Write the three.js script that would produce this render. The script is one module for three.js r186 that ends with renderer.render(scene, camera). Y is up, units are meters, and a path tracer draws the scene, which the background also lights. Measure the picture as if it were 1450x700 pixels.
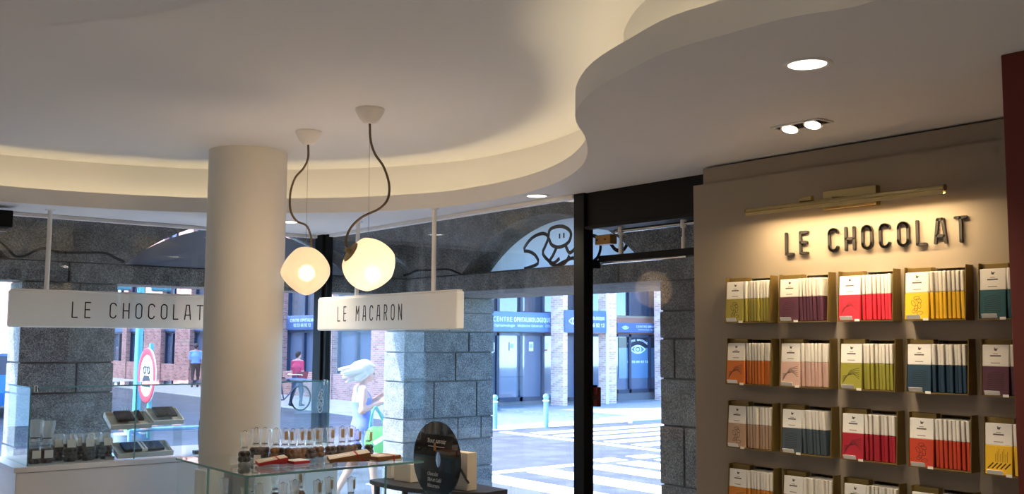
import * as THREE from 'three';
import { RoundedBoxGeometry } from 'three/addons/geometries/RoundedBoxGeometry.js';
import { mergeGeometries, toCreasedNormals } from 'three/addons/utils/BufferGeometryUtils.js';
import { MarchingCubes } from 'three/addons/objects/MarchingCubes.js';
import { Sky } from 'three/addons/objects/Sky.js';
import { RectAreaLightUniformsLib } from 'three/addons/lights/RectAreaLightUniformsLib.js';

// ---------------------------------------------------------------- camera, sky, sun, exposure
const V = (x, y, z) => new THREE.Vector3(x, y, z);
const EYE = 1.62;                       // lens height above the shop floor; heights written with Y(h) are measured from the lens
const Y = (h) => h + EYE;
const STREET = -1.95, SOFFIT = 0.78, CEIL = 1.08, FLOOR = -1.62;
const scene = new THREE.Scene();
const FOCAL = 1425, PITCH = 0.0933, ROLL = 0.00597, YAW = 0.67713;
const camera = new THREE.PerspectiveCamera(2 * Math.atan(350 / FOCAL) * 180 / Math.PI, 1450 / 700, 0.05, 300);
const fwd = V(Math.sin(YAW) * Math.cos(PITCH), Math.sin(PITCH), -Math.cos(YAW) * Math.cos(PITCH));
const rgt0 = fwd.clone().cross(V(0, 1, 0)).normalize(), up0 = rgt0.clone().cross(fwd);
const rgt = rgt0.clone().multiplyScalar(Math.cos(ROLL)).addScaledVector(up0, Math.sin(ROLL));
const upv = up0.clone().multiplyScalar(Math.cos(ROLL)).addScaledVector(rgt0, -Math.sin(ROLL));
camera.position.set(0, EYE, 0);
camera.quaternion.setFromRotationMatrix(new THREE.Matrix4().makeBasis(rgt, upv, fwd.clone().negate()));
scene.add(camera);

const renderer = new THREE.WebGLRenderer({ antialias: true });
renderer.toneMapping = THREE.LinearToneMapping;
renderer.toneMappingExposure = 1.62;
renderer.shadowMap.enabled = true;
RectAreaLightUniformsLib.init();

const sunDir = V(-0.66, 0.70, -0.27).normalize();
const sky = new Sky();
sky.scale.setScalar(1000);
sky.material.uniforms.turbidity.value = 4;
sky.material.uniforms.rayleigh.value = 0.9;
sky.material.uniforms.mieCoefficient.value = 0.004;
sky.material.uniforms.mieDirectionalG.value = 0.75;
sky.material.uniforms.sunPosition.value.copy(sunDir);
scene.add(sky);
scene.environmentIntensity = 2.0;
scene.backgroundIntensity = 2.0;
const sun = new THREE.DirectionalLight(new THREE.Color(1.0, 0.96, 0.9), 8.2);
sun.position.copy(sunDir).multiplyScalar(60).add(V(10, 0, -15));
sun.target.position.set(10, 0, -15);
sun.castShadow = true;
Object.assign(sun.shadow.camera, { left: -45, right: 45, top: 45, bottom: -45, near: 1, far: 160 });
sun.shadow.mapSize.set(4096, 4096);
scene.add(sun, sun.target);

// ---------------------------------------------------------------- helpers
let seed = 7;
const rnd = () => { seed = (seed * 1664525 + 1013904223) >>> 0; return seed / 4294967296; };
const rr = (a, b) => a + (b - a) * rnd();
function ray(px, py) { return fwd.clone().multiplyScalar(FOCAL).addScaledVector(rgt, px - 725).addScaledVector(upv, 350 - py); }
function hit(px, py, axis, v) { const d = ray(px, py); return d.multiplyScalar(v / d[axis]); }        // heights from the lens
const used = {};
function numbered(n) { const k = used[n] = (used[n] ?? -1) + 1; return k ? n + '_' + String(k).padStart(3, '0') : n; }
function thing(name, label, category, group, pos = [0, 0, 0], turn = 0) {
  const o = new THREE.Group(); o.name = numbered(name); o.position.set(...pos); o.rotation.y = turn;
  o.userData = { label, category }; if (group) o.userData.group = group;
  scene.add(o); return o;
}
function structure(name, label) { const o = new THREE.Group(); o.name = name; o.userData = { kind: 'structure', label, category: name.split('_')[0] }; scene.add(o); return o; }
function part(name, geo, mat, parent, label) {
  const g = Array.isArray(geo) ? (geo.length === 1 ? geo[0] : merge(geo)) : geo;
  const m = new THREE.Mesh(g, mat); m.name = name; m.castShadow = m.receiveShadow = true;
  if (label) m.userData.label = label;
  parent.add(m); return m;
}
function merge(list) {
  return mergeGeometries(list.map((g) => { const n = g.index ? g.toNonIndexed() : g.clone(); for (const k of Object.keys(n.attributes)) if (!['position', 'normal', 'uv'].includes(k)) n.deleteAttribute(k); if (!n.attributes.uv) n.setAttribute('uv', new THREE.BufferAttribute(new Float32Array(n.attributes.position.count * 2), 2)); return n; }));
}
// axis-aligned box between two corners (x0,x1,y0,y1,z0,z1); heights from the lens
function bx(x0, x1, y0, y1, z0, z1, bevel = 0) {
  const w = Math.abs(x1 - x0), h = Math.abs(y1 - y0), d = Math.abs(z1 - z0);
  const g = bevel ? new RoundedBoxGeometry(w, h, d, 2, Math.min(bevel, w / 2.01, h / 2.01, d / 2.01)) : new THREE.BoxGeometry(w, h, d);
  g.translate((x0 + x1) / 2, Y((y0 + y1) / 2), (z0 + z1) / 2); return g;
}
function lbx(w, h, d, x, y, z, bevel = 0) {           // local box, centred at x,z with its bottom at y
  const g = bevel ? new RoundedBoxGeometry(w, h, d, 2, Math.min(bevel, w / 2.01, h / 2.01, d / 2.01)) : new THREE.BoxGeometry(w, h, d);
  g.translate(x, y + h / 2, z); return g;
}
function cyl(r0, r1, a, b, seg = 20) {                // cylinder between two points
  const d = b.clone().sub(a), g = new THREE.CylinderGeometry(r1, r0, d.length(), seg);
  g.applyQuaternion(new THREE.Quaternion().setFromUnitVectors(V(0, 1, 0), d.clone().normalize()));
  const m = a.clone().add(b).multiplyScalar(0.5); g.translate(m.x, m.y, m.z); return g;
}
function tube(pts, r, seg = 40, rad = 8, closed = false) { return new THREE.TubeGeometry(new THREE.CatmullRomCurve3(pts, closed, 'centripetal'), seg, r, rad, closed); }
function metreUV(g, s = 1) {                          // box-projected texture coordinates in metres
  const n = g.index ? g.toNonIndexed() : g; const p = n.attributes.position, q = n.attributes.normal, uv = new Float32Array(p.count * 2);
  for (let i = 0; i < p.count; i++) {
    const ax = Math.abs(q.getX(i)), ay = Math.abs(q.getY(i)), az = Math.abs(q.getZ(i));
    let a, b; if (ay >= ax && ay >= az) { a = p.getX(i); b = p.getZ(i); } else if (ax >= az) { a = p.getZ(i); b = p.getY(i); } else { a = p.getX(i); b = p.getY(i); }
    uv[2 * i] = a / s; uv[2 * i + 1] = b / s;
  }
  n.setAttribute('uv', new THREE.BufferAttribute(uv, 2)); return n;
}
// textures ------------------------------------------------------------
function hash2(x, y, s) { let h = (x * 374761393 + y * 668265263 + s * 974711) | 0; h = Math.imul(h ^ (h >>> 13), 1274126177); return ((h ^ (h >>> 16)) >>> 0) / 4294967296; }
function vnoise(x, y, per, s) { const xi = Math.floor(x), yi = Math.floor(y), fx = x - xi, fy = y - yi, m = (a) => ((a % per) + per) % per, u = fx * fx * (3 - 2 * fx), v = fy * fy * (3 - 2 * fy);
  const a = hash2(m(xi), m(yi), s), b = hash2(m(xi + 1), m(yi), s), c = hash2(m(xi), m(yi + 1), s), d = hash2(m(xi + 1), m(yi + 1), s);
  return a + (b - a) * u + (c - a) * v + (a - b - c + d) * u * v; }
function dataTex(n, fn, srgb = true) {
  const d = new Uint8Array(n * n * 4);
  for (let j = 0; j < n; j++) for (let i = 0; i < n; i++) { const c = fn(i / n, j / n, i, j), k = 4 * (j * n + i); for (let t = 0; t < 3; t++) d[k + t] = Math.max(0, Math.min(255, c[t])); d[k + 3] = 255; }
  const t = new THREE.DataTexture(d, n, n); t.wrapS = t.wrapT = THREE.RepeatWrapping; t.magFilter = THREE.LinearFilter; t.minFilter = THREE.LinearMipmapLinearFilter; t.generateMipmaps = true;
  if (srgb) t.colorSpace = THREE.SRGBColorSpace; t.needsUpdate = true; return t;
}
function canvasTex(w, h, draw) { const c = document.createElement('canvas'); c.width = w; c.height = h; draw(c.getContext('2d'), w, h); const t = new THREE.CanvasTexture(c); t.colorSpace = THREE.SRGBColorSpace; return t; }
const graniteTex = dataTex(512, (u, v, i, j) => {
  const f = vnoise(u * 170, v * 170, 170, 1), g = vnoise(u * 85, v * 85, 85, 2), c = vnoise(u * 8, v * 8, 8, 3), k = hash2(i, j, 4);
  const t = 132 + (f - 0.5) * 110 + (g - 0.5) * 70 + (c - 0.5) * 36 + (k - 0.5) * 40; return [t * 0.99, t, t * 1.0]; });
const graniteBump = dataTex(256, (u, v) => { const t = 128 + (vnoise(u * 90, v * 90, 90, 5) - 0.5) * 150 + (vnoise(u * 30, v * 30, 30, 6) - 0.5) * 80; return [t, t, t]; }, false);
const brickTex = dataTex(512, (u, v) => {                      // 4 bricks x 16 courses = 0.92 m x 1.2 m
  const row = Math.floor(v * 16), fy = v * 16 - row, x = u * 4 + (row % 2) * 0.5, col = Math.floor(x), fx = x - col;
  const joint = fy < 0.14 || fx < 0.045, t = hash2(col % 4, row, 11), n = (vnoise(u * 60, v * 60, 60, 12) - 0.5) * 24;
  return joint ? [190 + n, 178 + n, 168 + n] : [150 + t * 48 + n, 92 + t * 46 + n, 78 + t * 42 + n]; });
const brickSunPaintedTex = dataTex(256, (u, v) => { const row = Math.floor(v * 16), fy = v * 16 - row, x = u * 4 + (row % 2) * 0.5, col = Math.floor(x), fx = x - col, joint = fy < 0.16 || fx < 0.05, t = hash2(col % 4, row, 51), n = (vnoise(u * 60, v * 60, 60, 52) - 0.5) * 18; return joint ? [226 + n, 216 + n, 208 + n] : [206 + t * 36 + n, 150 + t * 50 + n, 132 + t * 50 + n]; });  // sunlit brightness of the clinic pillars is put into this brick colour
const asphaltTex = dataTex(512, (u, v, i, j) => { const t = 128 + (hash2(i, j, 21) - 0.5) * 34 + (vnoise(u * 6, v * 6, 6, 22) - 0.5) * 30 + (vnoise(u * 40, v * 40, 40, 23) - 0.5) * 18; return [t, t, t * 1.02]; });
const paveTex = dataTex(256, (u, v, i, j) => { const t = 176 + (hash2(i, j, 31) - 0.5) * 24 + (vnoise(u * 10, v * 10, 10, 32) - 0.5) * 22; return [t, t * 0.985, t * 0.96]; });
const plasterBump = dataTex(256, (u, v) => { const t = 128 + (vnoise(u * 60, v * 60, 60, 41) - 0.5) * 60 + (vnoise(u * 12, v * 12, 12, 42) - 0.5) * 60; return [t, t, t]; }, false);

// materials -----------------------------------------------------------
const std = (color, roughness = 0.7, extra = {}) => new THREE.MeshStandardMaterial({ color, roughness, ...extra });
const phys = (color, roughness, extra = {}) => new THREE.MeshPhysicalMaterial({ color, roughness, ...extra });
const COVE = 5.4, LAMPBAR = 290, GLOBE = 0.12;
const M = {
  ceiling: std('#dbd8d5', 0.9, { bumpMap: plasterBump, bumpScale: 0.0004 }),
  white: std('#dedad4', 0.6),
  whiteGloss: phys('#e2dfda', 0.35, { clearcoat: 0.3 }),
  column: std('#d9d3c9', 0.75),
  taupe: std('#8e8172', 0.8, { bumpMap: plasterBump, bumpScale: 0.0003 }),
  wallPlain: std('#c9c1b6', 0.85),
  red: std('#5e1c0d', 0.75),
  black: phys('#080808', 0.6, { specularIntensity: 0.35 }),
  blackMetal: phys('#0b0c0d', 0.55, { specularIntensity: 0.35 }),
  darkShelf: std('#3a3733', 0.5, { metalness: 0.2 }),
  chrome: std('#c8c8c6', 0.25, { metalness: 1 }),
  brass: std('#b5a276', 0.27, { metalness: 1 }),
  bronze: std('#7d6838', 0.45, { metalness: 0.45 }),
  floor: std('#a9a6a1', 0.5),
  granite: std('#c6c3bc', 0.85, { map: graniteTex, bumpMap: graniteBump, bumpScale: 0.002 }),
  mortar: std('#4c4d4c', 0.95),
  brick: std('#ffffff', 0.9, { map: brickTex }),
  brickSunPainted: std('#ffffff', 0.9, { map: brickSunPaintedTex }),  // brighter copy of the brick, sunlight painted in
  asphalt: std('#9ea2ab', 0.9, { map: asphaltTex }),
  pave: std('#e0dfdc', 0.9, { map: paveTex }),
  paint: std('#f0f0ee', 0.7),
  pane: phys('#ffffff', 0.0, { transmission: 1, thickness: 0, ior: 1.5 }),
  paneGreen: phys('#f8fcfb', 0.0, { transmission: 1, thickness: 0, ior: 1.5 }),
  glassEdge: phys('#7fb0ae', 0.15, { transmission: 0.35, thickness: 0 }),
  shopGlass: phys('#5c687c', 0.08, { metalness: 0.0, specularIntensity: 1, clearcoat: 1, clearcoatRoughness: 0.03 }),
  shopGlassDark: phys('#39414f', 0.06, { clearcoat: 1, clearcoatRoughness: 0.03 }),
  frameBlue: std('#273349', 0.5),
  tympanum: phys('#f2f4f8', 1.0, { transmission: 0.75, thickness: 0, side: THREE.DoubleSide }),
  tympanumDull: phys('#aeb2b8', 1.0, { transmission: 0.22, thickness: 0, side: THREE.DoubleSide }),
  celloClear: phys('#ffffff', 0.1, { transmission: 0.93, thickness: 0, specularIntensity: 1, side: THREE.DoubleSide }),
  cello: phys('#ffffff', 0.15, { transmission: 0.74, thickness: 0, specularIntensity: 1, side: THREE.DoubleSide }),
  acrylicSign: phys('#f1ece4', 0.7, { transmission: 0.42, thickness: 0 }),
  card: std('#e9e4dc', 0.7),
  kraftBox: std('#cdbfa6', 0.8),
  kraft: std('#b49a78', 0.85),
  ribbonDark: std('#2a1d17', 0.6),
  cocoa: std('#3a1d12', 0.55),
  cocoaDark: std('#1d1210', 0.55),
  truffle: std('#6a4320', 0.7),
  caramel: std('#8a5418', 0.6),
  redPaper: std('#a51a1c', 0.55),
};

// =====================================================================  THE SHOP SHELL
const glassX = 3.6, glassZ = -6.77, wallX = 3.43;
{
  const f = structure('floor', 'pale grey shop floor');
  part('floor_slab', bx(-3.2, 3.66, FLOOR - 0.3, FLOOR, -6.85, 2.7), M.floor, f);
  const wl = structure('wall_left', 'unseen blank front wall, widened to cut window reflections'); part('wall_face', bx(-3.2, -3.0, FLOOR, 1.3, -6.85, 2.7), M.wallPlain, wl);
  const wb = structure('wall_back', 'unseen blank front wall, widened to cut window reflections'); part('wall_face', bx(-3.2, 3.9, FLOOR, 1.3, 2.5, 2.7), M.wallPlain, wb);
  const wf = structure('wall_front_widened', 'unseen blank front wall, widened to cut window reflections'); part('wall_face', bx(-3.0, 1.12, FLOOR, 1.3, -6.85, -6.7), M.wallPlain, wf);  // unseen stretch, widened to keep reflections and daylight off the windows
}
// right wall with the thick taupe display panel; each bar holder has a niche cut into it
const COLS = [-2.755, -2.484, -2.213, -1.942, -1.671], ROWS = [0.085, -0.171, -0.431, -0.69], HW = 0.226, HH = 0.182;
{
  const w = structure('wall_right', 'taupe wall with raised display panel');
  part('wall_face', bx(3.50, 3.95, FLOOR, 1.3, -2.93, 2.7), M.taupe, w);
  part('upper_band', bx(3.447, 3.52, 0.66, 0.772, -2.93, -1.2, 0.002), M.taupe, w);
  const s = new THREE.Shape(); s.moveTo(-2.972, FLOOR); s.lineTo(-1.2, FLOOR); s.lineTo(-1.2, 0.698); s.lineTo(-2.972, 0.698); s.closePath();
  for (const z of COLS) for (const y of ROWS) { const h = new THREE.Path(); h.moveTo(z + 0.097, y + 0.006); h.lineTo(z + 0.097, y + HH); h.lineTo(z + HW - 0.006, y + HH); h.lineTo(z + HW - 0.006, y + 0.006); h.closePath(); s.holes.push(h); }
  const g = new THREE.ExtrudeGeometry(s, { depth: 0.066, bevelEnabled: false });
  g.rotateY(-Math.PI / 2); g.translate(wallX + 0.066, EYE, 0);        // shape x -> z, extrusion -> -x
  part('display_panel', metreUV(g, 0.6), M.taupe, w);
}
{
  const w = structure('wall_red', 'brick red partition end beside the bar display');
  part('wall_face', bx(2.70, 3.425, FLOOR, SOFFIT, -1.25, 0.6, 0.003), M.red, w);
}
// ceiling: lower soffit with a wavy opening, upstand lip, light gutter, upper ceiling
const edgePx = [[1241, 0], [1110, 26], [1023, 50], [949, 71], [893, 98], [846, 124], [825, 143], [814.6, 164.5], [818, 177], [827.5, 192], [832, 210], [828.5, 228], [814.5, 243.4], [791, 257.5], [760, 269], [714, 280.2], [650, 290.8], [607, 295], [545, 298.6], [483, 300.8], [410, 301.9], [294, 301.4], [207, 298.3], [124, 294], [62, 290], [0, 285.5]];
const edgePts = edgePx.map(([x, y]) => { const p = hit(x, y, 'y', SOFFIT); return V(p.x, 0, p.z); });
edgePts.push(V(0.62, 0, -6.22), V(-0.3, 0, -5.85), V(-0.75, 0, -4.9), V(-0.45, 0, -3.85), V(0.1, 0, -3.2));
for (const [x, y] of [[0, 42], [75, 38], [150, 30], [230, 17], [310, 0]]) { const p = hit(x, y, 'y', SOFFIT); edgePts.push(V(p.x, 0, p.z)); }
edgePts.push(V(0.98, 0, -1.75), V(1.15, 0, -1.2), V(1.5, 0, -0.85));
const edgeCurve = new THREE.CatmullRomCurve3(edgePts, true, 'centripetal');
const NE = 260, edge = edgeCurve.getSpacedPoints(NE).slice(0, NE);
let area = 0; for (let i = 0; i < NE; i++) { const a = edge[i], b = edge[(i + 1) % NE]; area += a.x * b.z - b.x * a.z; }
const outSign = area > 0 ? 1 : -1;
const normals = edge.map((p, i) => { const t = edge[(i + 1) % NE].clone().sub(edge[(i + NE - 1) % NE]).normalize(); return V(t.z * outSign, 0, -t.x * outSign); });
const offset = (d) => edge.map((p, i) => p.clone().addScaledVector(normals[i], d));
function ringWall(pts, y0, y1) {        // vertical band along a closed curve
  const n = pts.length, pos = [], idx = []; for (let i = 0; i <= n; i++) { const p = pts[i % n]; pos.push(p.x, Y(y0), p.z, p.x, Y(y1), p.z); if (i < n) { const a = 2 * i; idx.push(a, a + 2, a + 1, a + 1, a + 2, a + 3); } }
  const g = new THREE.BufferGeometry(); g.setAttribute('position', new THREE.Float32BufferAttribute(pos, 3)); g.setIndex(idx); g.computeVertexNormals(); return g;
}
function ringFlat(a, b, y) { const n = a.length, pos = [], idx = []; for (let i = 0; i <= n; i++) { const p = a[i % n], q = b[i % n]; pos.push(p.x, Y(y), p.z, q.x, Y(y), q.z); if (i < n) { const k = 2 * i; idx.push(k, k + 2, k + 1, k + 1, k + 2, k + 3); } }
  const g = new THREE.BufferGeometry(); g.setAttribute('position', new THREE.Float32BufferAttribute(pos, 3)); g.setIndex(idx); g.computeVertexNormals(); return g; }
const GUT = 0.17, LIP = 0.872;
{
  const c = structure('ceiling', 'white plaster ceiling with wavy lit cove');
  const hole = offset(0), cut = offset(0.006), s = new THREE.Shape();
  s.moveTo(-3.0, 6.74); s.lineTo(3.62, 6.74); s.lineTo(3.62, -2.5); s.lineTo(-3.0, -2.5); s.closePath();
  const h = new THREE.Path(cut.map((p) => new THREE.Vector2(p.x, -p.z))); h.closePath(); s.holes.push(h);
  const g = new THREE.ExtrudeGeometry(s, { depth: 0.014, bevelEnabled: false, curveSegments: 4 }); g.rotateX(-Math.PI / 2); g.translate(0, Y(SOFFIT) + 0.0004, 0);
  part('soffit', metreUV(g, 1), M.ceiling, c);
  const inner = offset(0.016), back = offset(GUT);
  const dm = M.ceiling.clone(); dm.side = THREE.DoubleSide;
  part('cove_lip', [ringWall(hole, SOFFIT, LIP), ringFlat(hole, inner, SOFFIT), ringWall(inner, SOFFIT + 0.014, LIP), ringFlat(hole, inner, LIP)], dm, c);
  part('cove_back', ringWall(back, SOFFIT + 0.014, CEIL), dm, c);
  part('upper_ceiling', bx(-3.2, 3.9, CEIL, CEIL + 0.2, -6.85, 2.7), M.ceiling, c);
  // warm strip light lying in the gutter, with area lights on it
  const strip = thing('cove_strip_light', 'warm strip light hidden behind the wavy ceiling lip', 'strip light');
  const em = std('#ffe0a0', 0.6, { emissive: new THREE.Color(1, 0.84, 0.54), emissiveIntensity: 1.2 });
  const sa = offset(0.06), sb = offset(0.085);
  part('strip', [ringFlat(sa, sb, SOFFIT + 0.026), ringWall(sa, SOFFIT + 0.014, SOFFIT + 0.026), ringWall(sb, SOFFIT + 0.014, SOFFIT + 0.026)], em, strip);
  const K = 52, mid = offset(0.075);
  for (let k = 0; k < K; k++) {
    const i = Math.floor(k * NE / K), j = Math.floor((k + 1) * NE / K) % NE, a = mid[i], b = mid[j], L = a.distanceTo(b);
    const l = new THREE.RectAreaLight(new THREE.Color(1, 0.84, 0.54), COVE, L, 0.022);
    l.position.set((a.x + b.x) / 2, Y(SOFFIT + 0.03), (a.z + b.z) / 2);
    l.up.copy(b.clone().sub(a).normalize()); l.lookAt(l.position.clone().add(V(0, 1, 0)));
    l.rotateZ(Math.PI / 2); l.castShadow = true; scene.add(l);
  }
}

// =====================================================================  SHOP WINDOWS AND DOOR
{
  const w = structure('window_1', 'large shop window looking on the side street');
  part('pane', bx(1.12, 3.57, FLOOR, SOFFIT - 0.012, glassZ - 0.005, glassZ + 0.005), M.pane, w);
  part('head_trim', bx(1.12, 3.57, SOFFIT - 0.022, SOFFIT, glassZ - 0.02, glassZ + 0.025, 0.002), M.white, w);
  part('sill', bx(1.12, 3.62, FLOOR, FLOOR + 0.08, glassZ - 0.05, glassZ + 0.05, 0.004), M.blackMetal, w);
  const v = structure('window_2', 'large shop window looking on the crossroads');
  part('pane', bx(glassX - 0.005, glassX + 0.005, FLOOR, SOFFIT - 0.012, -6.62, -3.93), M.pane, v);
  part('head_trim', bx(glassX - 0.025, glassX + 0.02, SOFFIT - 0.022, SOFFIT, -6.6, -3.935, 0.002), M.white, v);
  part('sill', bx(glassX - 0.05, glassX + 0.05, FLOOR, FLOOR + 0.08, -6.62, -3.93, 0.004), M.blackMetal, v);
  const t = structure('trim_1', 'black corner post between the two shop windows');
  part('post', [bx(3.555, 3.645, FLOOR, SOFFIT, -6.78, -6.66, 0.006), bx(3.575, 3.61, FLOOR, SOFFIT, -6.665, -6.615, 0.004)], M.blackMetal, t);
  // doorway
  const d = structure('door_1', 'black framed glass shop door with hanging rail');
  part('frame_post', [bx(3.58, 3.635, FLOOR, SOFFIT + 0.01, -3.933, -3.852, 0.004), bx(3.635, 3.65, FLOOR, 0.6, -3.9, -3.856, 0.002)], M.blackMetal, d);
  part('header', bx(3.6, 3.78, 0.594, SOFFIT + 0.01, -3.85, -2.9, 0.004), M.black, d);
  part('header_lip', bx(3.585, 3.62, 0.585, 0.602, -3.85, -2.9, 0.002), M.blackMetal, d);
  part('rail', cyl(0.011, 0.011, V(3.7, Y(0.575), -3.74), V(3.7, Y(0.575), -2.9)), M.chrome, d, 'polished steel rail');
  part('door_top_rail', bx(3.68, 3.72, 0.418, 0.452, -3.85, -2.9, 0.003), M.black, d);
  part('rail_seal', bx(3.69, 3.71, 0.408, 0.417, -3.84, -3.25, 0.002), M.chrome, d);
  for (const z of [-3.70, -3.27]) part('hanger', [cyl(0.008, 0.008, V(3.7, Y(0.45), z), V(3.7, Y(0.575), z)), cyl(0.013, 0.013, V(3.7, Y(0.45), z), V(3.7, Y(0.51), z)), cyl(0.016, 0.016, V(3.7, Y(0.555), z), V(3.7, Y(0.6), z))], M.white, d, 'pale door hanger');
  part('pane', bx(3.696, 3.704, FLOOR + 0.02, 0.418, -3.86, -2.9), M.pane, d);
  part('door_stop', bx(3.66, 3.7, 0.385, 0.43, -3.87, -3.852, 0.003), M.black, d);
  part('latch_box', bx(3.62, 3.66, -0.335, -0.225, -3.85, -3.835, 0.003), M.black, d);
  const s = thing('door_sensor', 'small brass coloured sensor box under the black door header', 'sensor', null, [3.66, Y(0.505), hit(854, 337, 'x', 3.64).z]);
  part('housing', lbx(0.05, 0.05, 0.115, 0, 0, 0, 0.004), std('#8a6a34', 0.5, { metalness: 0.4 }), s);
  for (const z of [0.02, -0.04]) part('screw', cyl(0.005, 0.005, V(-0.027, 0.025, z), V(-0.02, 0.025, z)), M.black, s);
  const a = thing('alarm_box', 'small dark red call point on the black door post', 'call point', null, [3.645, Y(-0.285), hit(842, 565, 'x', 3.63).z]);
  part('housing', lbx(0.03, 0.1, 0.036, 0, -0.05, 0, 0.004), std('#5a1513', 0.5), a);
  part('button', cyl(0.018, 0.018, V(-0.02, 0, 0), V(-0.014, 0, 0)), std('#2a0d0c', 0.5), a);
}

// =====================================================================  GRANITE ARCADE OUTSIDE THE GLASS
const AX = 4.57, AXo = 5.5, LZ = -7.1, LZo = -7.41, LIN0 = 0.375, LIN1 = 0.51;
function archPath(c, half, y, rise, n = 28) { const R = (half * half + rise * rise) / (2 * rise), a = Math.asin(half / R), p = []; for (let i = 0; i <= n; i++) { const t = -a + 2 * a * i / n; p.push(new THREE.Vector2(c + R * Math.sin(t), y + R * Math.cos(t) - (R - rise))); } return p; }
function pier(parent, x0, x1, z0, z1, ys, splitX, splitZ) {   // a core with proud granite blocks in courses
  part('core', bx(x0 + 0.012, x1 - 0.012, ys[0], ys[ys.length - 1], z0 + 0.012, z1 - 0.012), M.mortar, parent);
  for (let i = 0; i + 1 < ys.length; i++) {
    const xs = [x0, ...(splitX ? splitX(i) : []), x1], zs = [z0, ...(splitZ ? splitZ(i) : []), z1], j = 0.005;
    for (let a = 0; a + 1 < xs.length; a++) for (let b = 0; b + 1 < zs.length; b++) {
      const pr = rr(0, 0.006);
      part('stone', metreUV(bx(xs[a] + (a ? j : -pr), xs[a + 1] - (a + 2 < xs.length ? j : -pr), ys[i] + j, ys[i + 1] - j, zs[b] + (b ? j : -pr), zs[b + 1] - (b + 2 < zs.length ? j : -pr), 0.006), 0.5), M.granite, parent);
    }
  }
}
{
  const w = structure('wall_arcade_corner', 'granite block corner pillar outside the shop window');
  const ys = [STREET, -1.62, -1.31, -1.08, -0.845, -0.655, -0.345, -0.1, 0.075, 0.24, LIN0];
  pier(w, AX, AXo, LZo, LZ, ys, (i) => [[AX + 0.5], [AX + 0.28, AX + 0.72], [AX + 0.62], [AX + 0.36], [AX + 0.55, AX + 0.8], [AX + 0.3, AX + 0.75], [AX + 0.52], [AX + 0.2, AX + 0.66], [AX + 0.45], [AX + 0.6]][i]);
  const l = structure('wall_arcade_left', 'granite pillar and lintel along the side street');
  const ys2 = [STREET, -1.5, -1.1, -0.7, -0.36, -0.16, 0.18, LIN0];
  pier(l, 1.62, 2.22, LZo, LZ, ys2, (i) => (i % 2 ? [] : [1.62 + 0.36]));
  pier(l, -1.6, -0.9, LZo, LZ, ys2, () => []);
  const lintel = (x0, x1) => part('lintel', metreUV(bx(x0, x1, LIN0, LIN1, LZo, LZ, 0.008), 0.5), M.granite, l);
  lintel(-1.6, 1.9); lintel(1.91, 4.3); lintel(4.31, AXo);
  const sl = new THREE.Shape(); sl.moveTo(-3.2, LIN1 + 0.004); sl.lineTo(AXo, LIN1 + 0.004); sl.lineTo(AXo, 9); sl.lineTo(-3.2, 9); sl.closePath();
  for (const c of [3.22, 0.586]) { const h = new THREE.Path(archPath(c, 0.95, LIN1 + 0.006, 0.37)); h.closePath(); sl.holes.push(h); }
  const gl = new THREE.ExtrudeGeometry(sl, { depth: LZ - LZo, bevelEnabled: false }); gl.translate(0, EYE, LZo);
  part('spandrel', metreUV(gl, 0.5), M.granite, l);
  for (const c of [3.22, 0.586]) {
    const t = new THREE.Shape(archPath(c + 0.02, 0.935, LIN1 + 0.004, 0.345)); t.closePath();
    const g = new THREE.ExtrudeGeometry(t, { depth: 0.006, bevelEnabled: false }); g.translate(0, EYE, -7.356);
    part('arch_panel', g, M.tympanumDull, l, 'grey translucent panel filling the arch');
  }
  const r = structure('wall_arcade_right', 'granite wall with arch over the shop doorway');
  const ys3 = [STREET, -1.55, -1.2, -0.85, -0.5, -0.22, 0.02, 0.19, LIN0];
  pier(r, AX, AXo, -4.234, -2.2, ys3, null, (i) => [[-3.3], [-3.9, -2.9], [-3.5], [-4.05, -3.1], [-3.55], [-4.12, -3.35], [-3.8], [-3.3]][i]);
  part('plain_wall', metreUV(bx(AX, AXo, STREET, LIN0, -2.2, 3), 0.5), M.granite, r);
  part('lintel', metreUV(bx(AX, AXo, LIN0, LIN1, LZ + 0.004, -4.6, 0.008), 0.5), M.granite, r);
  part('lintel', metreUV(bx(AX, AXo, LIN0, LIN1, -4.59, 3, 0.008), 0.5), M.granite, r);
  const sr = new THREE.Shape(); sr.moveTo(LZ + 0.004, LIN1 + 0.004); sr.lineTo(3, LIN1 + 0.004); sr.lineTo(3, 9); sr.lineTo(LZ + 0.004, 9); sr.closePath();
  const hr = new THREE.Path(archPath(-5.35, 0.95, LIN1 + 0.006, 0.375)); hr.closePath(); sr.holes.push(hr);
  const gr = new THREE.ExtrudeGeometry(sr, { depth: AXo - AX, bevelEnabled: false }); gr.rotateY(-Math.PI / 2); gr.translate(AXo, EYE, 0);
  part('spandrel', metreUV(gr, 0.5), M.granite, r);
  const tr = new THREE.Shape(archPath(-5.35, 0.943, LIN1 + 0.004, 0.368)); tr.closePath();
  const gt = new THREE.ExtrudeGeometry(tr, { depth: 0.006, bevelEnabled: false }); gt.rotateY(-Math.PI / 2); gt.translate(4.826, EYE, 0);
  const tp = part('arch_panel', gt, M.tympanum, r, 'pale translucent panel with black graffiti');
  // graffiti: black sprayed strokes on the panel (z, height)
  const G = (pts, wd = 0.014) => { const c = new THREE.CatmullRomCurve3(pts.map(([px, py]) => { const p = hit(px, py, 'x', 4.815); return V(4.815, Y(p.y), p.z); }), false, 'centripetal'); const g = new THREE.TubeGeometry(c, 40, wd, 5); g.translate(-4.815, 0, 0); g.scale(0.12, 1, 1); g.translate(4.817, 0, 0); return g; };
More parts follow.
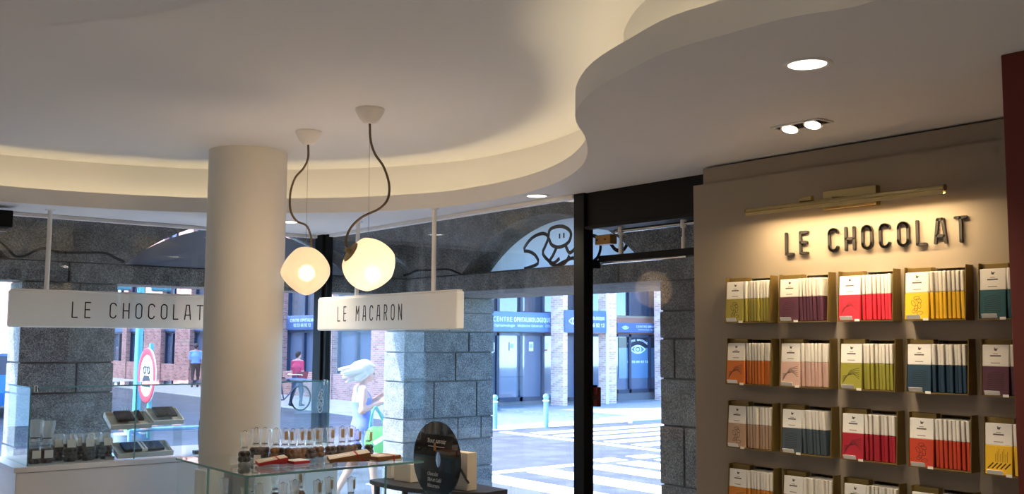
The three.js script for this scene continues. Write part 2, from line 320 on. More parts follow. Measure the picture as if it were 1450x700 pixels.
  part('graffiti', [
    G([[742, 381], [752, 378], [762, 372], [758, 362], [748, 356], [741, 355], [746, 345], [756, 335], [770, 331], [776, 336], [772, 348], [768, 358], [775, 368], [783, 373], [792, 366]]),
    G([[776, 336], [778, 326], [788, 321], [800, 322], [808, 330], [806, 341], [798, 348], [788, 350], [780, 346], [777, 338]]),
    G([[792, 331], [792, 338]], 0.008), G([[798, 330], [798, 337]], 0.008),
    G([[788, 350], [783, 361], [778, 371], [786, 376], [800, 372], [806, 362]]), G([[800, 347], [806, 358], [814, 352], [820, 344]]),
    G([[786, 378], [800, 370], [812, 366], [818, 374]]), G([[835, 333], [846, 337], [850, 350], [846, 364], [838, 372]]),
    G([[864, 345], [872, 354], [882, 354], [888, 344], [886, 334]]),
  ], std('#101012', 0.8), tp, 'black graffiti strokes');
  const cap = structure('ceiling_arcade', 'arcade ceiling'); part('slab', bx(-3.2, AXo, 1.25, 1.4, LZo + 0.05, 3), M.granite, cap);
  const up = structure('roof', 'upper storeys of the building'); part('mass', [bx(-3.2, AXo - 0.1, 1.4, 9, LZo + 0.32, 3)], M.wallPlain, up);
  const c1 = thing('facade_cable', 'black cable sagging along the granite above the left window', 'cable');
  const cp = [[-4, 340], [10, 352], [22, 363], [36, 362], [50, 355], [64, 352], [80, 357], [100, 358], [125, 358], [150, 359], [165, 366], [176, 371]].map(([x, y]) => { const p = hit(x, y, 'z', LZ + 0.018); return V(p.x, Y(p.y), p.z); });
  part('cable', tube(cp, 0.009, 80, 6), M.black, c1);
  const c2 = thing('facade_cable', 'black cable clipped along the granite beam near the graffiti arch', 'cable');
  const cq = [[505, 386], [560, 391], [580, 388], [588, 384], [610, 383], [636, 382], [646, 386], [653, 389]].map(([x, y]) => { const p = hit(x, y, 'x', AX - 0.018); return V(p.x, Y(p.y), p.z); });
  part('cable', tube(cq, 0.008, 60, 6), M.black, c2);
}

// =====================================================================  STREET
{
  const g = structure('ground_street', 'sunlit asphalt crossroads'); g.userData.category = 'road';
  part('asphalt', metreUV(bx(-30, 60, STREET - 0.3, STREET - 0.0, -95, 12), 1.6), M.asphalt, g);
  const k = structure('pavement_near', 'pale pavement around the shop'); k.userData.category = 'pavement';
  part('slab', metreUV(bx(-6, 6.6, STREET - 0.1, STREET + 0.02, -8.7, 6), 1.0), M.pave, k);
  const f = structure('pavement_far', 'pale pavement before the opposite shops'); f.userData.category = 'pavement';
  part('slab', metreUV(bx(17.6, 40, STREET - 0.1, STREET + 0.06, -24, -17.4), 1.0), M.pave, f);
  part('slab', metreUV(bx(13.4, 17.6, STREET - 0.1, STREET + 0.02, -70, -17.4), 1.0), M.pave, f);
  part('kerb', [bx(17.6, 40, STREET - 0.1, STREET + 0.065, -17.4, -17.25, 0.02), bx(13.25, 13.4, STREET - 0.1, STREET + 0.03, -70, -17.4, 0.02)], std('#a9a7a2', 0.9), f);
  const m = structure('road_marking', 'white zebra crossing paint'); m.userData.category = 'marking';
  const P = (x0, x1, z0, z1) => part('stripe', bx(x0, x1, STREET, STREET + 0.006, z0, z1), M.paint, m);
  for (const x of [7.6, 8.68, 9.76, 10.84, 11.64, 12.5]) P(x, x + 0.52, -11.75, -8.9);
  P(7.2, 11.2, -12.1, -11.86); P(11.55, 12.1, -12.36, -11.95); P(12.45, 13.0, -12.36, -11.95);
  for (const z of [-16.7, -15.95, -15.2, -14.45, -13.7]) P(13.95, 18, z, z + 0.42);
  P(13.5, 13.72, -17.2, -9); 
}
// opposite building: one face looks along the side street (x = 16.2), the other on the crossroads (z = -22.4)
const BX = 16.2, BZ = -22.4;
const zAt = (px, x = BX) => hit(px, 500, 'x', x).z, xAt = (px, z) => hit(px, 500, 'z', z).x;
function textPlane(w, h, tex, rough = 0.6) { return { g: new THREE.PlaneGeometry(w, h), m: std('#ffffff', rough, { map: tex }) }; }
{
  const b = thing('brick_building', 'brick building with blue shop windows along the side street', 'building');
  part('core', bx(BX + 0.45, BX + 12, STREET, 9, -62, BZ - 3.2), M.brick, b);
  const pierPx = [[2, 12], [172, 178], [203, 227], [247, 268], [296, 318], [345, 366], [388, 399], [445, 470], [525, 560], [588, 606]];
  const zs = pierPx.map(([a, c]) => [zAt(a), zAt(c)]); zs[zs.length - 1][1] = BZ;
  for (const [z0, z1] of zs) part('brick_pier', metreUV(bx(BX, BX + 0.5, STREET, 9, z0, z1), 1).translate(0, 0, 0), M.brick, b);
  for (let i = 0; i + 1 < zs.length; i++) {
    const z0 = zs[i][1], z1 = zs[i + 1][0], n = Math.max(1, Math.round((z1 - z0) / 1.1)), base = STREET + 0.85;
    part('brick_plinth', metreUV(bx(BX + 0.05, BX + 0.48, STREET, base, z0, z1), 1), M.brick, b);
    for (const [y0, y1, gm] of [[base, 0.35, M.shopGlass], [0.85, 3.6, M.shopGlassDark], [4.2, 7.5, M.shopGlass]]) {
      const wn = part('window', bx(BX + 0.3, BX + 0.34, y0, y1, z0, z1), gm, b);
      for (let k = 0; k <= n; k++) { const z = z0 + (z1 - z0) * k / n; part('mullion', bx(BX + 0.2, BX + 0.3, y0, y1, z - 0.07, z + 0.07), M.frameBlue, wn); }
      part('transom', bx(BX + 0.2, BX + 0.3, y1 - 0.1, y1, z0, z1), M.frameBlue, wn);
    }
    part('sign_band', bx(BX + 0.15, BX + 0.3, 0.35, 0.85, z0, z1), std('#4b5f86', 0.5), b);
    part('brick_band', metreUV(bx(BX + 0.05, BX + 0.48, 3.6, 4.2, z0, z1), 1), M.brick, b);
  }
  // small white lettering on one band
  const tx = canvasTex(256, 64, (c, w, h) => { c.fillStyle = '#4b5f86'; c.fillRect(0, 0, w, h); c.fillStyle = '#c9d6ee'; c.font = 'bold 24px sans-serif'; c.textAlign = 'center'; c.fillText('CENTRE OPHTALMO', w / 2, 28); c.fillText('02 55 66 92 12', w / 2, 54); });
  const tp = textPlane(zAt(442) - zAt(402), 0.42, tx); tp.g.rotateY(-Math.PI / 2); tp.g.translate(BX + 0.14, Y(0.6), (zAt(402) + zAt(442)) / 2); part('sign_print', tp.g, tp.m, b);

  // crossroads face
  const c = thing('eye_clinic_front', 'eye clinic shop front with blue sign boards opposite the doorway', 'shop front');
  const W = BZ - 0.9;                                           // glazing plane
  const X = (px, z = BZ) => xAt(px, z);
  const col = (p0, p1, z0, z1, nm = 'brick_pillar') => part(nm, metreUV(bx(X(p0), X(p1), STREET, 9, z0, z1), 1), M.brickSunPainted, c);
  part('core', bx(BX + 0.5, BX + 26, STREET, 9, BZ - 3.1, BZ - 1.05), M.brick, c);
  part('brick_pillar', metreUV(bx(BX + 0.51, BX + 0.9, STREET, 9, BZ - 0.9, BZ), 1), M.brick, c);
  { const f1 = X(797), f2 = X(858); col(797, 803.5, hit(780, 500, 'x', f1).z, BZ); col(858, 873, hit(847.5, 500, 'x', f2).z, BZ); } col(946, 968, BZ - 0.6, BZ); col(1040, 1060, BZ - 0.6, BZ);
  part('rain_pipe', cyl(0.05, 0.05, V(X(858), Y(STREET), BZ + 0.06), V(X(858), Y(6), BZ + 0.06), 12), M.white, c);
  const bay = (p0, p1, muls, yb) => {
    const x0 = X(p0, W), x1 = X(p1, W);
    part('plinth', bx(x0, x1, STREET, yb, W - 0.1, W + 0.05), std('#6d6a6c', 0.8), c);
    const wn = part('window', bx(x0, x1, yb, 0.25, W - 0.04, W), M.shopGlass, c, 'tall blue grey shop window');
    const wu = part('window', bx(x0, x1, 0.85, 4.2, W - 0.04, W), M.shopGlassDark, c, 'upper window reflecting the street');
    for (const p of muls) for (const [y0, y1, q] of [[yb, 0.25, wn], [0.85, 4.2, wu]]) part('mullion', bx(X(p, W) - 0.05, X(p, W) + 0.05, y0, y1, W, W + 0.08), M.frameBlue, q);
    part('transom', bx(x0, x1, 0.16, 0.25, W, W + 0.08), M.frameBlue, wn); part('transom', bx(x0, x1, yb, yb + 0.12, W, W + 0.08), M.frameBlue, wn); part('transom', bx(x0, x1, 2.2, 2.3, W, W + 0.08), M.frameBlue, wu);
    return wn;
  };
  const w1 = bay(630, 786, [664, 703, 736, 767], STREET + 0.18);
  for (const [p, y] of [[697, 492], [725, 491], [752, 491], [773, 492]]) { const q = hit(p, y, 'z', W + 0.03); const pt = canvasTex(32, 48, (g, w, h) => { g.fillStyle = '#e8eaf0'; g.fillRect(0, 0, w, h); g.fillStyle = p > 760 || p < 700 ? '#c0504c' : '#9aa4b8'; g.fillRect(3, p > 760 || p < 700 ? 36 : 10, w - 6, p > 760 || p < 700 ? 8 : 22); }); const t = textPlane(0.17, 0.27, pt); t.g.translate(q.x, Y(q.y), q.z); part('poster', t.g, t.m, w1, 'white notice taped to the glass'); }
  bay(803, 850, [815], STREET + 0.12);
  const w3 = bay(873, 946, [890, 918], STREET + 0.3);
  bay(968, 1040, [1000], STREET + 0.3);
  part('lintel_band', bx(BX, BX + 24, 4.2, 4.9, W - 0.1, W + 0.1), M.frameBlue, c);
  const board = (p0, p1, y0, y1, z, tw, th, draw, label) => {
    const x0 = X(p0, z), x1 = X(p1, z), a = hit(p0, y0, 'z', z).y, d = hit(p0, y1, 'z', z).y;
    const bd = part('sign_board', bx(x0, x1, d, a, z - 0.08, z, 0.01), std('#587099', 0.5), c, label);
    const t = textPlane(x1 - x0 - 0.03, a - d - 0.03, canvasTex(tw, th, draw)); t.g.translate((x0 + x1) / 2, Y((a + d) / 2), z + 0.004); part('sign_print', t.g, t.m, bd);
  };
  const eye = (g, x, y, r) => { g.strokeStyle = '#dce6f6'; g.lineWidth = r * 0.16; g.beginPath(); g.moveTo(x - r, y); g.quadraticCurveTo(x, y - r * 1.1, x + r, y); g.quadraticCurveTo(x, y + r * 1.1, x - r, y); g.stroke(); g.beginPath(); g.arc(x, y, r * 0.42, 0, 7); g.stroke(); g.fillStyle = '#dce6f6'; g.beginPath(); g.arc(x, y, r * 0.2, 0, 7); g.fill(); };
  board(668, 782, 440, 469.5, W + 0.2, 1024, 256, (g, w, h) => { g.fillStyle = '#5f7ca8'; g.fillRect(0, 0, w, h); g.fillStyle = '#eef4fc'; g.textBaseline = 'middle'; g.font = '86px sans-serif'; g.fillText('CENTRE', 250, 96, 250); g.font = 'bold 86px sans-serif'; g.fillText('OPHTALMOLOGIQUE', 515, 96, 490); g.font = '46px sans-serif'; g.fillText('Ophtalmologie   Médecine Générale   ORL', 270, 178, 735); eye(g, 130, 120, 80); }, 'blue board reading centre ophtalmologique');
  board(801, 858, 439, 471, BZ + 0.1, 512, 256, (g, w, h) => { g.fillStyle = '#4d6186'; g.fillRect(0, 0, w, h); eye(g, 110, 125, 74); g.fillStyle = '#e6eefa'; g.font = 'bold 54px sans-serif'; g.textAlign = 'right'; g.fillText('OPHTALMOLOGIQUE', 500, 106, 300); g.font = 'bold 62px sans-serif'; g.fillText('02 55 66 92 12', 500, 194, 310); }, 'blue board with eye emblem and telephone number');
  board(874, 948, 457, 471, W + 0.15, 1024, 192, (g, w, h) => { g.fillStyle = '#4b5f86'; g.fillRect(0, 0, w, h); eye(g, 150, 96, 62); g.fillStyle = '#dfe8f6'; g.font = '66px sans-serif'; g.fillText('CENTRE', 360, 92, 220); g.font = 'bold 66px sans-serif'; g.fillText('OPHTALMOLOGIQUE', 590, 92, 420); g.font = '34px sans-serif'; g.fillText('Ophtalmologie  Médecine Générale', 400, 148, 560); }, 'narrow blue board reading centre ophtalmologique');
  const dec = canvasTex(512, 512, (g, w, h) => {
    g.fillStyle = '#5f7f9c'; g.fillRect(0, 0, w, h); g.fillStyle = '#1f2a3a'; g.fillRect(0, 0, w, 130); eye(g, 236, 150, 90);
    g.fillStyle = '#eef4fc'; g.font = 'bold 34px sans-serif'; g.textAlign = 'center'; const s = 'CENTRE OPHTALMO'; for (let i = 0; i < s.length; i++) { const a = -0.85 + 1.7 * i / (s.length - 1); g.save(); g.translate(236 + 150 * Math.sin(a), 175 - 132 * Math.cos(a)); g.rotate(a * 0.7); g.fillText(s[i], 0, 0); g.restore(); }
    g.font = 'bold 40px sans-serif'; g.fillText('02 55 66 92 12', 236, 320); });
  { const a = hit(876, 478, 'z', W + 0.02), e = hit(934, 535, 'z', W + 0.02), t = textPlane(e.x - a.x, a.y - e.y, dec, 0.2); t.g.translate((a.x + e.x) / 2, Y((a.y + e.y) / 2), W + 0.022); part('window_print', t.g, t.m, w3, 'window film with eye emblem'); }
}

// =====================================================================  COLUMN, LIGHTS ON THE CEILING
{
  const c = structure('column', 'round white column rising to the upper ceiling');
  const r = 0.2206, g = new THREE.CylinderGeometry(r, r, CEIL - FLOOR, 72, 1); g.translate(2.416, Y((CEIL + FLOOR) / 2), -5.447);
  part('shaft', g, M.column, c);
}
function downlight(px, py, label, power) {
  const p = hit(px, py, 'y', SOFFIT), t = thing('round_downlight', label, 'downlight', null, [p.x, Y(SOFFIT), p.z]);
  const ring = new THREE.LatheGeometry([[0.05, 0.004], [0.055, -0.003], [0.068, -0.004], [0.07, 0]].map(([a, b]) => new THREE.Vector2(a, b)), 40);
  part('trim_ring', ring, M.white, t);
  const disc = new THREE.CylinderGeometry(0.052, 0.052, 0.004, 40); disc.translate(0, 0.0005, 0);
  part('diffuser', disc, std('#fff6e6', 0.5, { emissive: new THREE.Color(1, 0.93, 0.8), emissiveIntensity: 3.2 }), t, 'glowing diffuser');
  const l = new THREE.SpotLight(new THREE.Color(1, 0.86, 0.66), power, 0, 1.0, 0.7, 2); l.position.set(0, -0.012, 0); l.target.position.set(0, -1, 0); l.castShadow = true; l.shadow.radius = 2.5; t.add(l, l.target);
}
downlight(1143, 91, 'round recessed downlight in the soffit in front of the bar display', 2.6);
downlight(760, 277.5, 'round recessed downlight in the soffit near the black door header', 4);
downlight(410, 314.5, 'round recessed downlight in the soffit beside the round column', 4);
function addedFloorLight(x, z) {  // unseen lamp, added so its bounce off the floor lifts the ceiling
  const t = thing('added_downlight', 'added unseen downlight brightening the shop floor and ceiling', 'downlight', 'added unseen downlights over the shop floor', [x, Y(SOFFIT), z]);
  part('trim_ring', new THREE.LatheGeometry([[0.05, 0.004], [0.055, -0.003], [0.068, -0.004], [0.07, 0]].map(([a, b]) => new THREE.Vector2(a, b)), 40), M.white, t);
  part('diffuser', new THREE.CylinderGeometry(0.052, 0.052, 0.004, 40).translate(0, 0.0005, 0), std('#fff6e6', 0.5, { emissive: new THREE.Color(1, 0.95, 0.88), emissiveIntensity: 3.2 }), t, 'glowing diffuser');
  const l = new THREE.SpotLight(new THREE.Color(0.98, 0.96, 0.95), 3.6, 0, 1.15, 0.6, 2); l.position.set(0, -0.012, 0); l.target.position.set(0, -1, 0); l.castShadow = true; l.shadow.radius = 2.5; t.add(l, l.target);
}
for (const [x, z] of [[-1.9, -5.6], [-1.9, -4.2], [-1.9, -2.8], [-1.2, -1.6], [-1.9, 0.2], [-0.3, -0.9], [-0.3, 0.8], [0.5, 1.9]]) addedFloorLight(x, z);  // added lamps, all out of view
{
  const p = hit(1135, 176, 'y', SOFFIT), t = thing('twin_spotlight', 'rectangular recessed twin spotlight above the taupe display panel', 'spotlight', null, [p.x, Y(SOFFIT), p.z]);
  const fr = 0.006; part('frame', [lbx(0.085, fr, 0.008, 0, -fr, 0.1), lbx(0.085, fr, 0.008, 0, -fr, -0.1), lbx(0.008, fr, 0.2, 0.0425, -fr, 0), lbx(0.008, fr, 0.2, -0.0425, -fr, 0)], M.white, t);
  part('back_plate', lbx(0.077, 0.002, 0.192, 0, -0.0025, 0), M.blackMetal, t);
  for (const z of [-0.048, 0.048]) {
    const lamp = part('lamp', cyl(0.034, 0.03, V(-0.003, -0.012, z), V(0.001, -0.0005, z), 28), M.chrome, t);
    part('lens', cyl(0.028, 0.028, V(-0.0035, -0.0135, z), V(-0.003, -0.012, z), 28), std('#fff6e6', 0.4, { emissive: new THREE.Color(1, 0.92, 0.78), emissiveIntensity: 4 }), lamp);
    const l = new THREE.SpotLight(new THREE.Color(1, 0.84, 0.6), 1.7, 0, 0.55, 0.6, 2); l.position.set(0.0, -0.02, z); l.target.position.set(0.30, -1.3, z + 0.04); l.castShadow = true; l.shadow.radius = 1.5; t.add(l, l.target);
  }
}
{ // black wall speaker at the window head
  const p = hit(6, 306, 'z', -6.62), t = thing('ceiling_speaker', 'black box hung under the soffit beside the left window', 'speaker', null, [p.x - 0.16, Y(0.655), -6.55]);
  part('body', lbx(0.36, 0.1, 0.14, 0, 0, 0, 0.006), M.black, t); part('bracket', lbx(0.04, 0.03, 0.05, -0.05, 0.1, 0), M.blackMetal, t);
  part('slot', lbx(0.3, 0.008, 0.1, 0.0, -0.03, 0.01, 0.002), M.chrome, t, 'polished metal strip');
}

// =====================================================================  STROKE LETTERS
function arcPts(cx, cy, rx, ry, a0, a1, n = 8) { const o = []; for (let i = 0; i <= n; i++) { const a = (a0 + (a1 - a0) * i / n) * Math.PI / 180; o.push([cx + rx * Math.cos(a), cy + ry * Math.sin(a)]); } return o; }
const LET = {                      // letter: [width, strokes] in units of its height
  L: [0.38, [[[0, 1], [0, 0], [0.36, 0]]]],
  E: [0.38, [[[0.36, 1], [0, 1], [0, 0], [0.36, 0]], [[0, 0.52], [0.32, 0.52]]]],
  C: [0.44, [[...arcPts(0.22, 0.78, 0.22, 0.22, 15, 180), ...arcPts(0.22, 0.22, 0.22, 0.22, 180, 345)]]],
  O: [0.44, [[...arcPts(0.22, 0.78, 0.22, 0.22, 0, 180), ...arcPts(0.22, 0.22, 0.22, 0.22, 180, 360), [0.44, 0.78]]]],
  H: [0.42, [[[0, 0], [0, 1]], [[0.42, 0], [0.42, 1]], [[0, 0.5], [0.42, 0.5]]]],
  A: [0.46, [[[0, 0], [0.12, 1], [0.34, 1], [0.46, 0]], [[0.05, 0.3], [0.41, 0.3]]]],
  T: [0.44, [[[0, 1], [0.44, 1]], [[0.22, 1], [0.22, 0]]]],
  M: [0.46, [[[0, 0], [0.02, 1], [0.23, 0.45], [0.44, 1], [0.46, 0]]]],
  R: [0.40, [[[0, 0], [0, 1], ...arcPts(0.18, 0.74, 0.22, 0.26, 90, -90), [0, 0.48]], [[0.2, 0.48], [0.4, 0]]]],
  N: [0.42, [[[0, 0], [0, 1], [0.42, 0], [0.42, 1]]]],
};
function letterGeo(ch, h, stroke, depth) {       // in the xy plane, front at +z = depth
  const gs = [];
  for (const s of LET[ch][1]) for (let i = 0; i < s.length; i++) {
    const [x, y] = s[i]; const c = new THREE.CylinderGeometry(stroke / 2, stroke / 2, depth, 10); c.rotateX(Math.PI / 2); c.translate(x * h, y * h, depth / 2); gs.push(c);
    if (i + 1 < s.length) { const [u, v] = s[i + 1], dx = (u - x) * h, dy = (v - y) * h, L = Math.hypot(dx, dy); if (L < 1e-6) continue; const b = new THREE.BoxGeometry(L, stroke, depth); b.rotateZ(Math.atan2(dy, dx)); b.translate((x + u) * h / 2, (y + v) * h / 2, depth / 2); gs.push(b); }
  }
  return merge(gs);
}
function letters(text, h, total, stroke, depth, mat, parent, place, squash = 1) {  // place(geometry) puts xy letters on the surface
  const ws = [...text].map((c) => (c === ' ' ? 0.34 : LET[c][0] * squash)), sum = ws.reduce((a, b) => a + b, 0), gap = (total / h - sum) / (text.length - 1);
  let x = 0; [...text].forEach((c, i) => { if (c !== ' ') { const g = letterGeo(c, h - stroke, stroke, depth); g.scale(squash, 1, 1); g.translate(x * h, stroke / 2, 0); place(g); part('letter', g, mat, parent); } x += ws[i] + gap; });
}

// wall lettering and picture light on the taupe panel
{
  const t = thing('wall_lettering', 'raised dark letters LE CHOCOLAT on the taupe panel', 'lettering', null, [wallX, Y(0.352), -2.474]);
  letters('LE CHOCOLAT', 0.095, 0.752, 0.0105, 0.010, std('#241f1b', 0.75), t, (g) => { g.rotateY(-Math.PI / 2); g.translate(-0.004, 0, 0); });
  const l = thing('picture_light', 'brass picture light bar over the wall letters', 'wall lamp', null, [wallX, Y(0.535), -2.165]);
  const bxp = -0.125, z0 = -0.415, z1 = 0.425;
  part('bar', cyl(0.0105, 0.0105, V(bxp, 0, z0), V(bxp, 0, z1), 28), M.brass, l);
  part('end_cap', [cyl(0.0117, 0.0117, V(bxp, 0, z1), V(bxp, 0, z1 + 0.004), 28), cyl(0.0117, 0.0117, V(bxp, 0, z0 - 0.004), V(bxp, 0, z0), 28)], M.bronze, l);
  part('wall_box', lbx(0.032, 0.075, 0.23, -0.016, -0.018, -0.005, 0.003), M.brass, l);
  part('arm', [cyl(0.005, 0.005, V(-0.03, 0.02, 0.0), V(bxp, 0.012, -0.02), 12), cyl(0.005, 0.005, V(-0.03, 0.02, -0.02), V(bxp, 0.012, -0.13), 12)], M.brass, l);
  part('joint', cyl(0.011, 0.011, V(bxp + 0.004, 0.02, -0.16), V(bxp + 0.004, 0.02, -0.105), 20), M.brass, l);
  part('slot_flange', [lbx(0.002, 0.014, 0.84, bxp - 0.009, -0.022, 0.005), lbx(0.002, 0.01, 0.84, bxp + 0.0115, -0.0178, 0.005)], M.brass, l, 'brass lips of the light slot');
  part('diffuser', lbx(0.012, 0.002, 0.82, bxp + 0.001, -0.0145, 0.005), std('#fff0d0', 0.5, { emissive: new THREE.Color(1, 0.8, 0.5), emissiveIntensity: 3 }), l, 'glowing strip in the slot');
  const a = new THREE.RectAreaLight(new THREE.Color(1, 0.74, 0.42), LAMPBAR, 0.82, 0.009); a.position.set(bxp + 0.001, -0.0165, 0.005); a.castShadow = true; l.add(a);
  a.up.set(1, 0, 0); a.lookAt(a.getWorldPosition(new THREE.Vector3()).add(V(0.0, -1, 0)));
  // local width axis must run along z: check and turn
  { const q = a.quaternion, x = V(1, 0, 0).applyQuaternion(q); if (Math.abs(x.z) < 0.7) a.rotateZ(Math.PI / 2); }
}

// =====================================================================  CHOCOLATE BAR DISPLAY
const SLEEVE = { olive: '#8f8433', plum: '#4e2438', red: '#cf1f35', yellow: '#e0b21c', teal: '#124f5c', orange: '#b9631c', pink: '#c3a095', moss: '#8f8a30', navy: '#15364d', tan: '#a88a74', slate: '#3d4a55', crimson: '#a3152b', vermilion: '#b83a1c', ochre: '#b5711c' };
const GRID = [['olive', 'plum', 'red', 'yellow', 'teal'], ['orange', 'pink', 'moss', 'navy', 'plum'], ['tan', 'slate', 'crimson', 'vermilion', 'yellow'], ['ochre', 'red', 'teal', 'tan', 'olive']];
{
  const BW = 0.089, BH = 0.168, SPLIT = 0.57;
  const wrapTex = canvasTex(128, 104, (g, w, h) => { g.fillStyle = '#f2eee8'; g.fillRect(0, 0, w, h); g.fillStyle = '#57504a'; g.beginPath(); g.arc(66, 24, 6, 0, 7); g.fill(); g.fillRect(58, 14, 4, 14); g.fillRect(68, 18, 9, 3); g.fillStyle = '#8c847c'; g.fillRect(52, 42, 24, 3); g.fillStyle = '#5f5850'; g.fillRect(38, 50, 52, 7); g.fillStyle = '#8c847c'; g.fillRect(42, 86, 44, 4); });
  const arts = [0, 1, 2, 3].map((v) => canvasTex(128, 140, (g, w, h) => {
    g.fillStyle = '#ffffff'; g.fillRect(0, 0, w, h); g.strokeStyle = '#6e6a66'; g.lineWidth = 2.4;
    if (v === 0) for (let i = 0; i < 7; i++) { g.beginPath(); g.ellipse(64 + 18 * Math.sin(i * 2.4), 30 + i * 13, 16, 9, i * 0.5, 0, 7); g.stroke(); }
    if (v === 1) for (let i = 0; i < 6; i++) { g.beginPath(); g.moveTo(14, 112 - i * 8); g.lineTo(60 + i * 4, 40 + i * 4); g.lineTo(114, 26 + i * 12); g.stroke(); }
    if (v === 2) { g.lineWidth = 6; g.strokeStyle = '#3a352f'; for (let i = 0; i < 5; i++) { g.beginPath(); g.moveTo(14 + i * 20, 112); g.lineTo(40 + i * 20, 84); g.stroke(); } g.lineWidth = 1.5; for (let i = 0; i < 8; i++) { g.beginPath(); g.moveTo(50 + i * 8, 80); g.lineTo(50 + i * 8, 40 - (i % 3) * 12); g.stroke(); } }
    if (v === 3) for (let i = 0; i < 9; i++) { g.beginPath(); g.moveTo(24, 40 + i * 9); g.quadraticCurveTo(64, 20 + i * 12, 104, 36 + i * 9); g.stroke(); }
    g.fillStyle = '#f6f2ee'; g.fillRect(8, 8, 40, 3);
  }));
  const white = std('#dfd9d0', 0.75), wrapM = std('#eeeeee', 0.75, { map: wrapTex });
  const mats = {}, artM = {};
  const frontUV = (g, w, h, flip) => { const p = g.attributes.position, uv = g.attributes.uv; g.computeBoundingBox(); const b = g.boundingBox; for (let i = 0; i < p.count; i++) uv.setXY(i, (p.getZ(i) - b.min.z) / (b.max.z - b.min.z), (p.getY(i) - b.min.y) / (b.max.y - b.min.y)); return g; };
  // spine-out bar: thickness along z, depth along x, front edge at x = 0
  const T = 0.0155;
  const spineUp = lbx(0.088, BH * (1 - SPLIT), T - 0.0036, 0.044, BH * SPLIT, 0, 0.003), spineLow = lbx(0.0884, BH * SPLIT, T - 0.0031, 0.0441, 0, 0, 0.003);
  const faceUp = frontUV(lbx(0.012, BH * (1 - SPLIT), BW, 0.006, BH * SPLIT, 0, 0.002)), faceLow = frontUV(lbx(0.0126, BH * SPLIT, BW + 0.0006, 0.006, 0, 0, 0.002));
  const rowName = ['top row', 'second row', 'third row', 'lowest row'], colName = ['left end', 'second', 'middle', 'fourth', 'red partition end'];
  const tagM = std('#efece4', 0.6);
  GRID.forEach((row, r) => row.forEach((cn, c) => {
    mats[cn] ??= std(SLEEVE[cn], 0.6); const v = (r * 5 + c * 3) % 4, va = r === 2 && c === 4 ? 2 : [0, 3, 1, 0, 3, 1, 1, 1, 3, 3][(r * 5 + c) % 10]; artM[cn + va] ??= std(SLEEVE[cn], 0.6, { map: arts[va] });
    const cw = r === 3 && c > 1 ? 'white topped' : cn === 'moss' ? 'mossy green' : cn; const z0 = COLS[c], y0 = ROWS[r], where = `${rowName[r]}, ${['column farthest from the red partition', 'second column from the black door', 'middle column', 'fourth column from the black door', 'column touching the red partition'][c]}`;
    const h = thing('bar_holder', `bronze wall holder for ${cw} bars, ${where}`, 'holder', 'bronze bar holders on the taupe panel', [wallX, Y(y0), z0]);
    // side panels: deeper at the foot
    const side = (z) => { const s = new THREE.Shape(); s.moveTo(0, -0.004); s.lineTo(0.062, -0.004); s.lineTo(0.048, HH + 0.006); s.lineTo(0, HH + 0.006); s.closePath(); const g = new THREE.ExtrudeGeometry(s, { depth: 0.003, bevelEnabled: false }); g.rotateY(Math.PI); g.translate(0, 0, z); return g; };
    part('side_panel', side(HW + 0.003), M.bronze, h); part('side_panel', side(0.003), M.bronze, h);
    part('ledge', [lbx(0.062, 0.004, HW, -0.031, -0.004, HW / 2)], M.bronze, h);
    part('back_plate', lbx(0.03, HH + 0.004, 0.093, -0.015, 0, 0.0475, 0.001), M.bronze, h);
    part('niche_liner', lbx(0.003, HH - 0.002, 0.122, 0.0625, 0.004, 0.159), M.bronze, h, 'bronze back of the holder');
    part('price_tag', (() => { const g = lbx(0.0012, 0.015, 0.052, 0, 0, 0); g.rotateZ(0.35); g.translate(-0.068, 0.002, 0.043); return g; })(), tagM, h, 'white price tag');
    part('price_sticker', lbx(0.001, 0.009, 0.02, -0.0635, -0.004, 0.085), tagM, h, 'small white sticker');
    const b = thing('chocolate_bar', `${cw} chocolate bar facing out, ${where}`, 'chocolate bar', 'bars facing out on the taupe panel', [wallX - 0.06, Y(y0 + 0.001), z0 + 0.049]);
    b.rotation.z = -0.075;
    part('wrapper', faceUp, wrapM, b, 'white wrapper top with small emblem'); part('sleeve', faceLow, artM[cn + va], b, `${cn} sleeve with line drawing`);
    const n = r === 0 && c === 0 ? 8 : 8, skip = (r === 0 && c === 1) || (r === 2 && c === 1) ? 1 : 0;
    let z = z0 + 0.097 + T / 2 + 0.001;
    for (let i = 0; i < n - skip; i++) {
      const s = thing('chocolate_bar', `${cw} chocolate bar standing edge out, ${where}`, 'chocolate bar', `${cw} bars edge out, ${rowName[r]} ${colName[c]}`, [wallX - 0.048 - rr(0, 0.009), Y(y0 + 0.001), z]);
      s.rotation.x = skip ? -0.03 : 0; 
      part('wrapper', spineUp, white, s); part('sleeve', spineLow, mats[cn], s);
      z += T;
    }
  }));
}

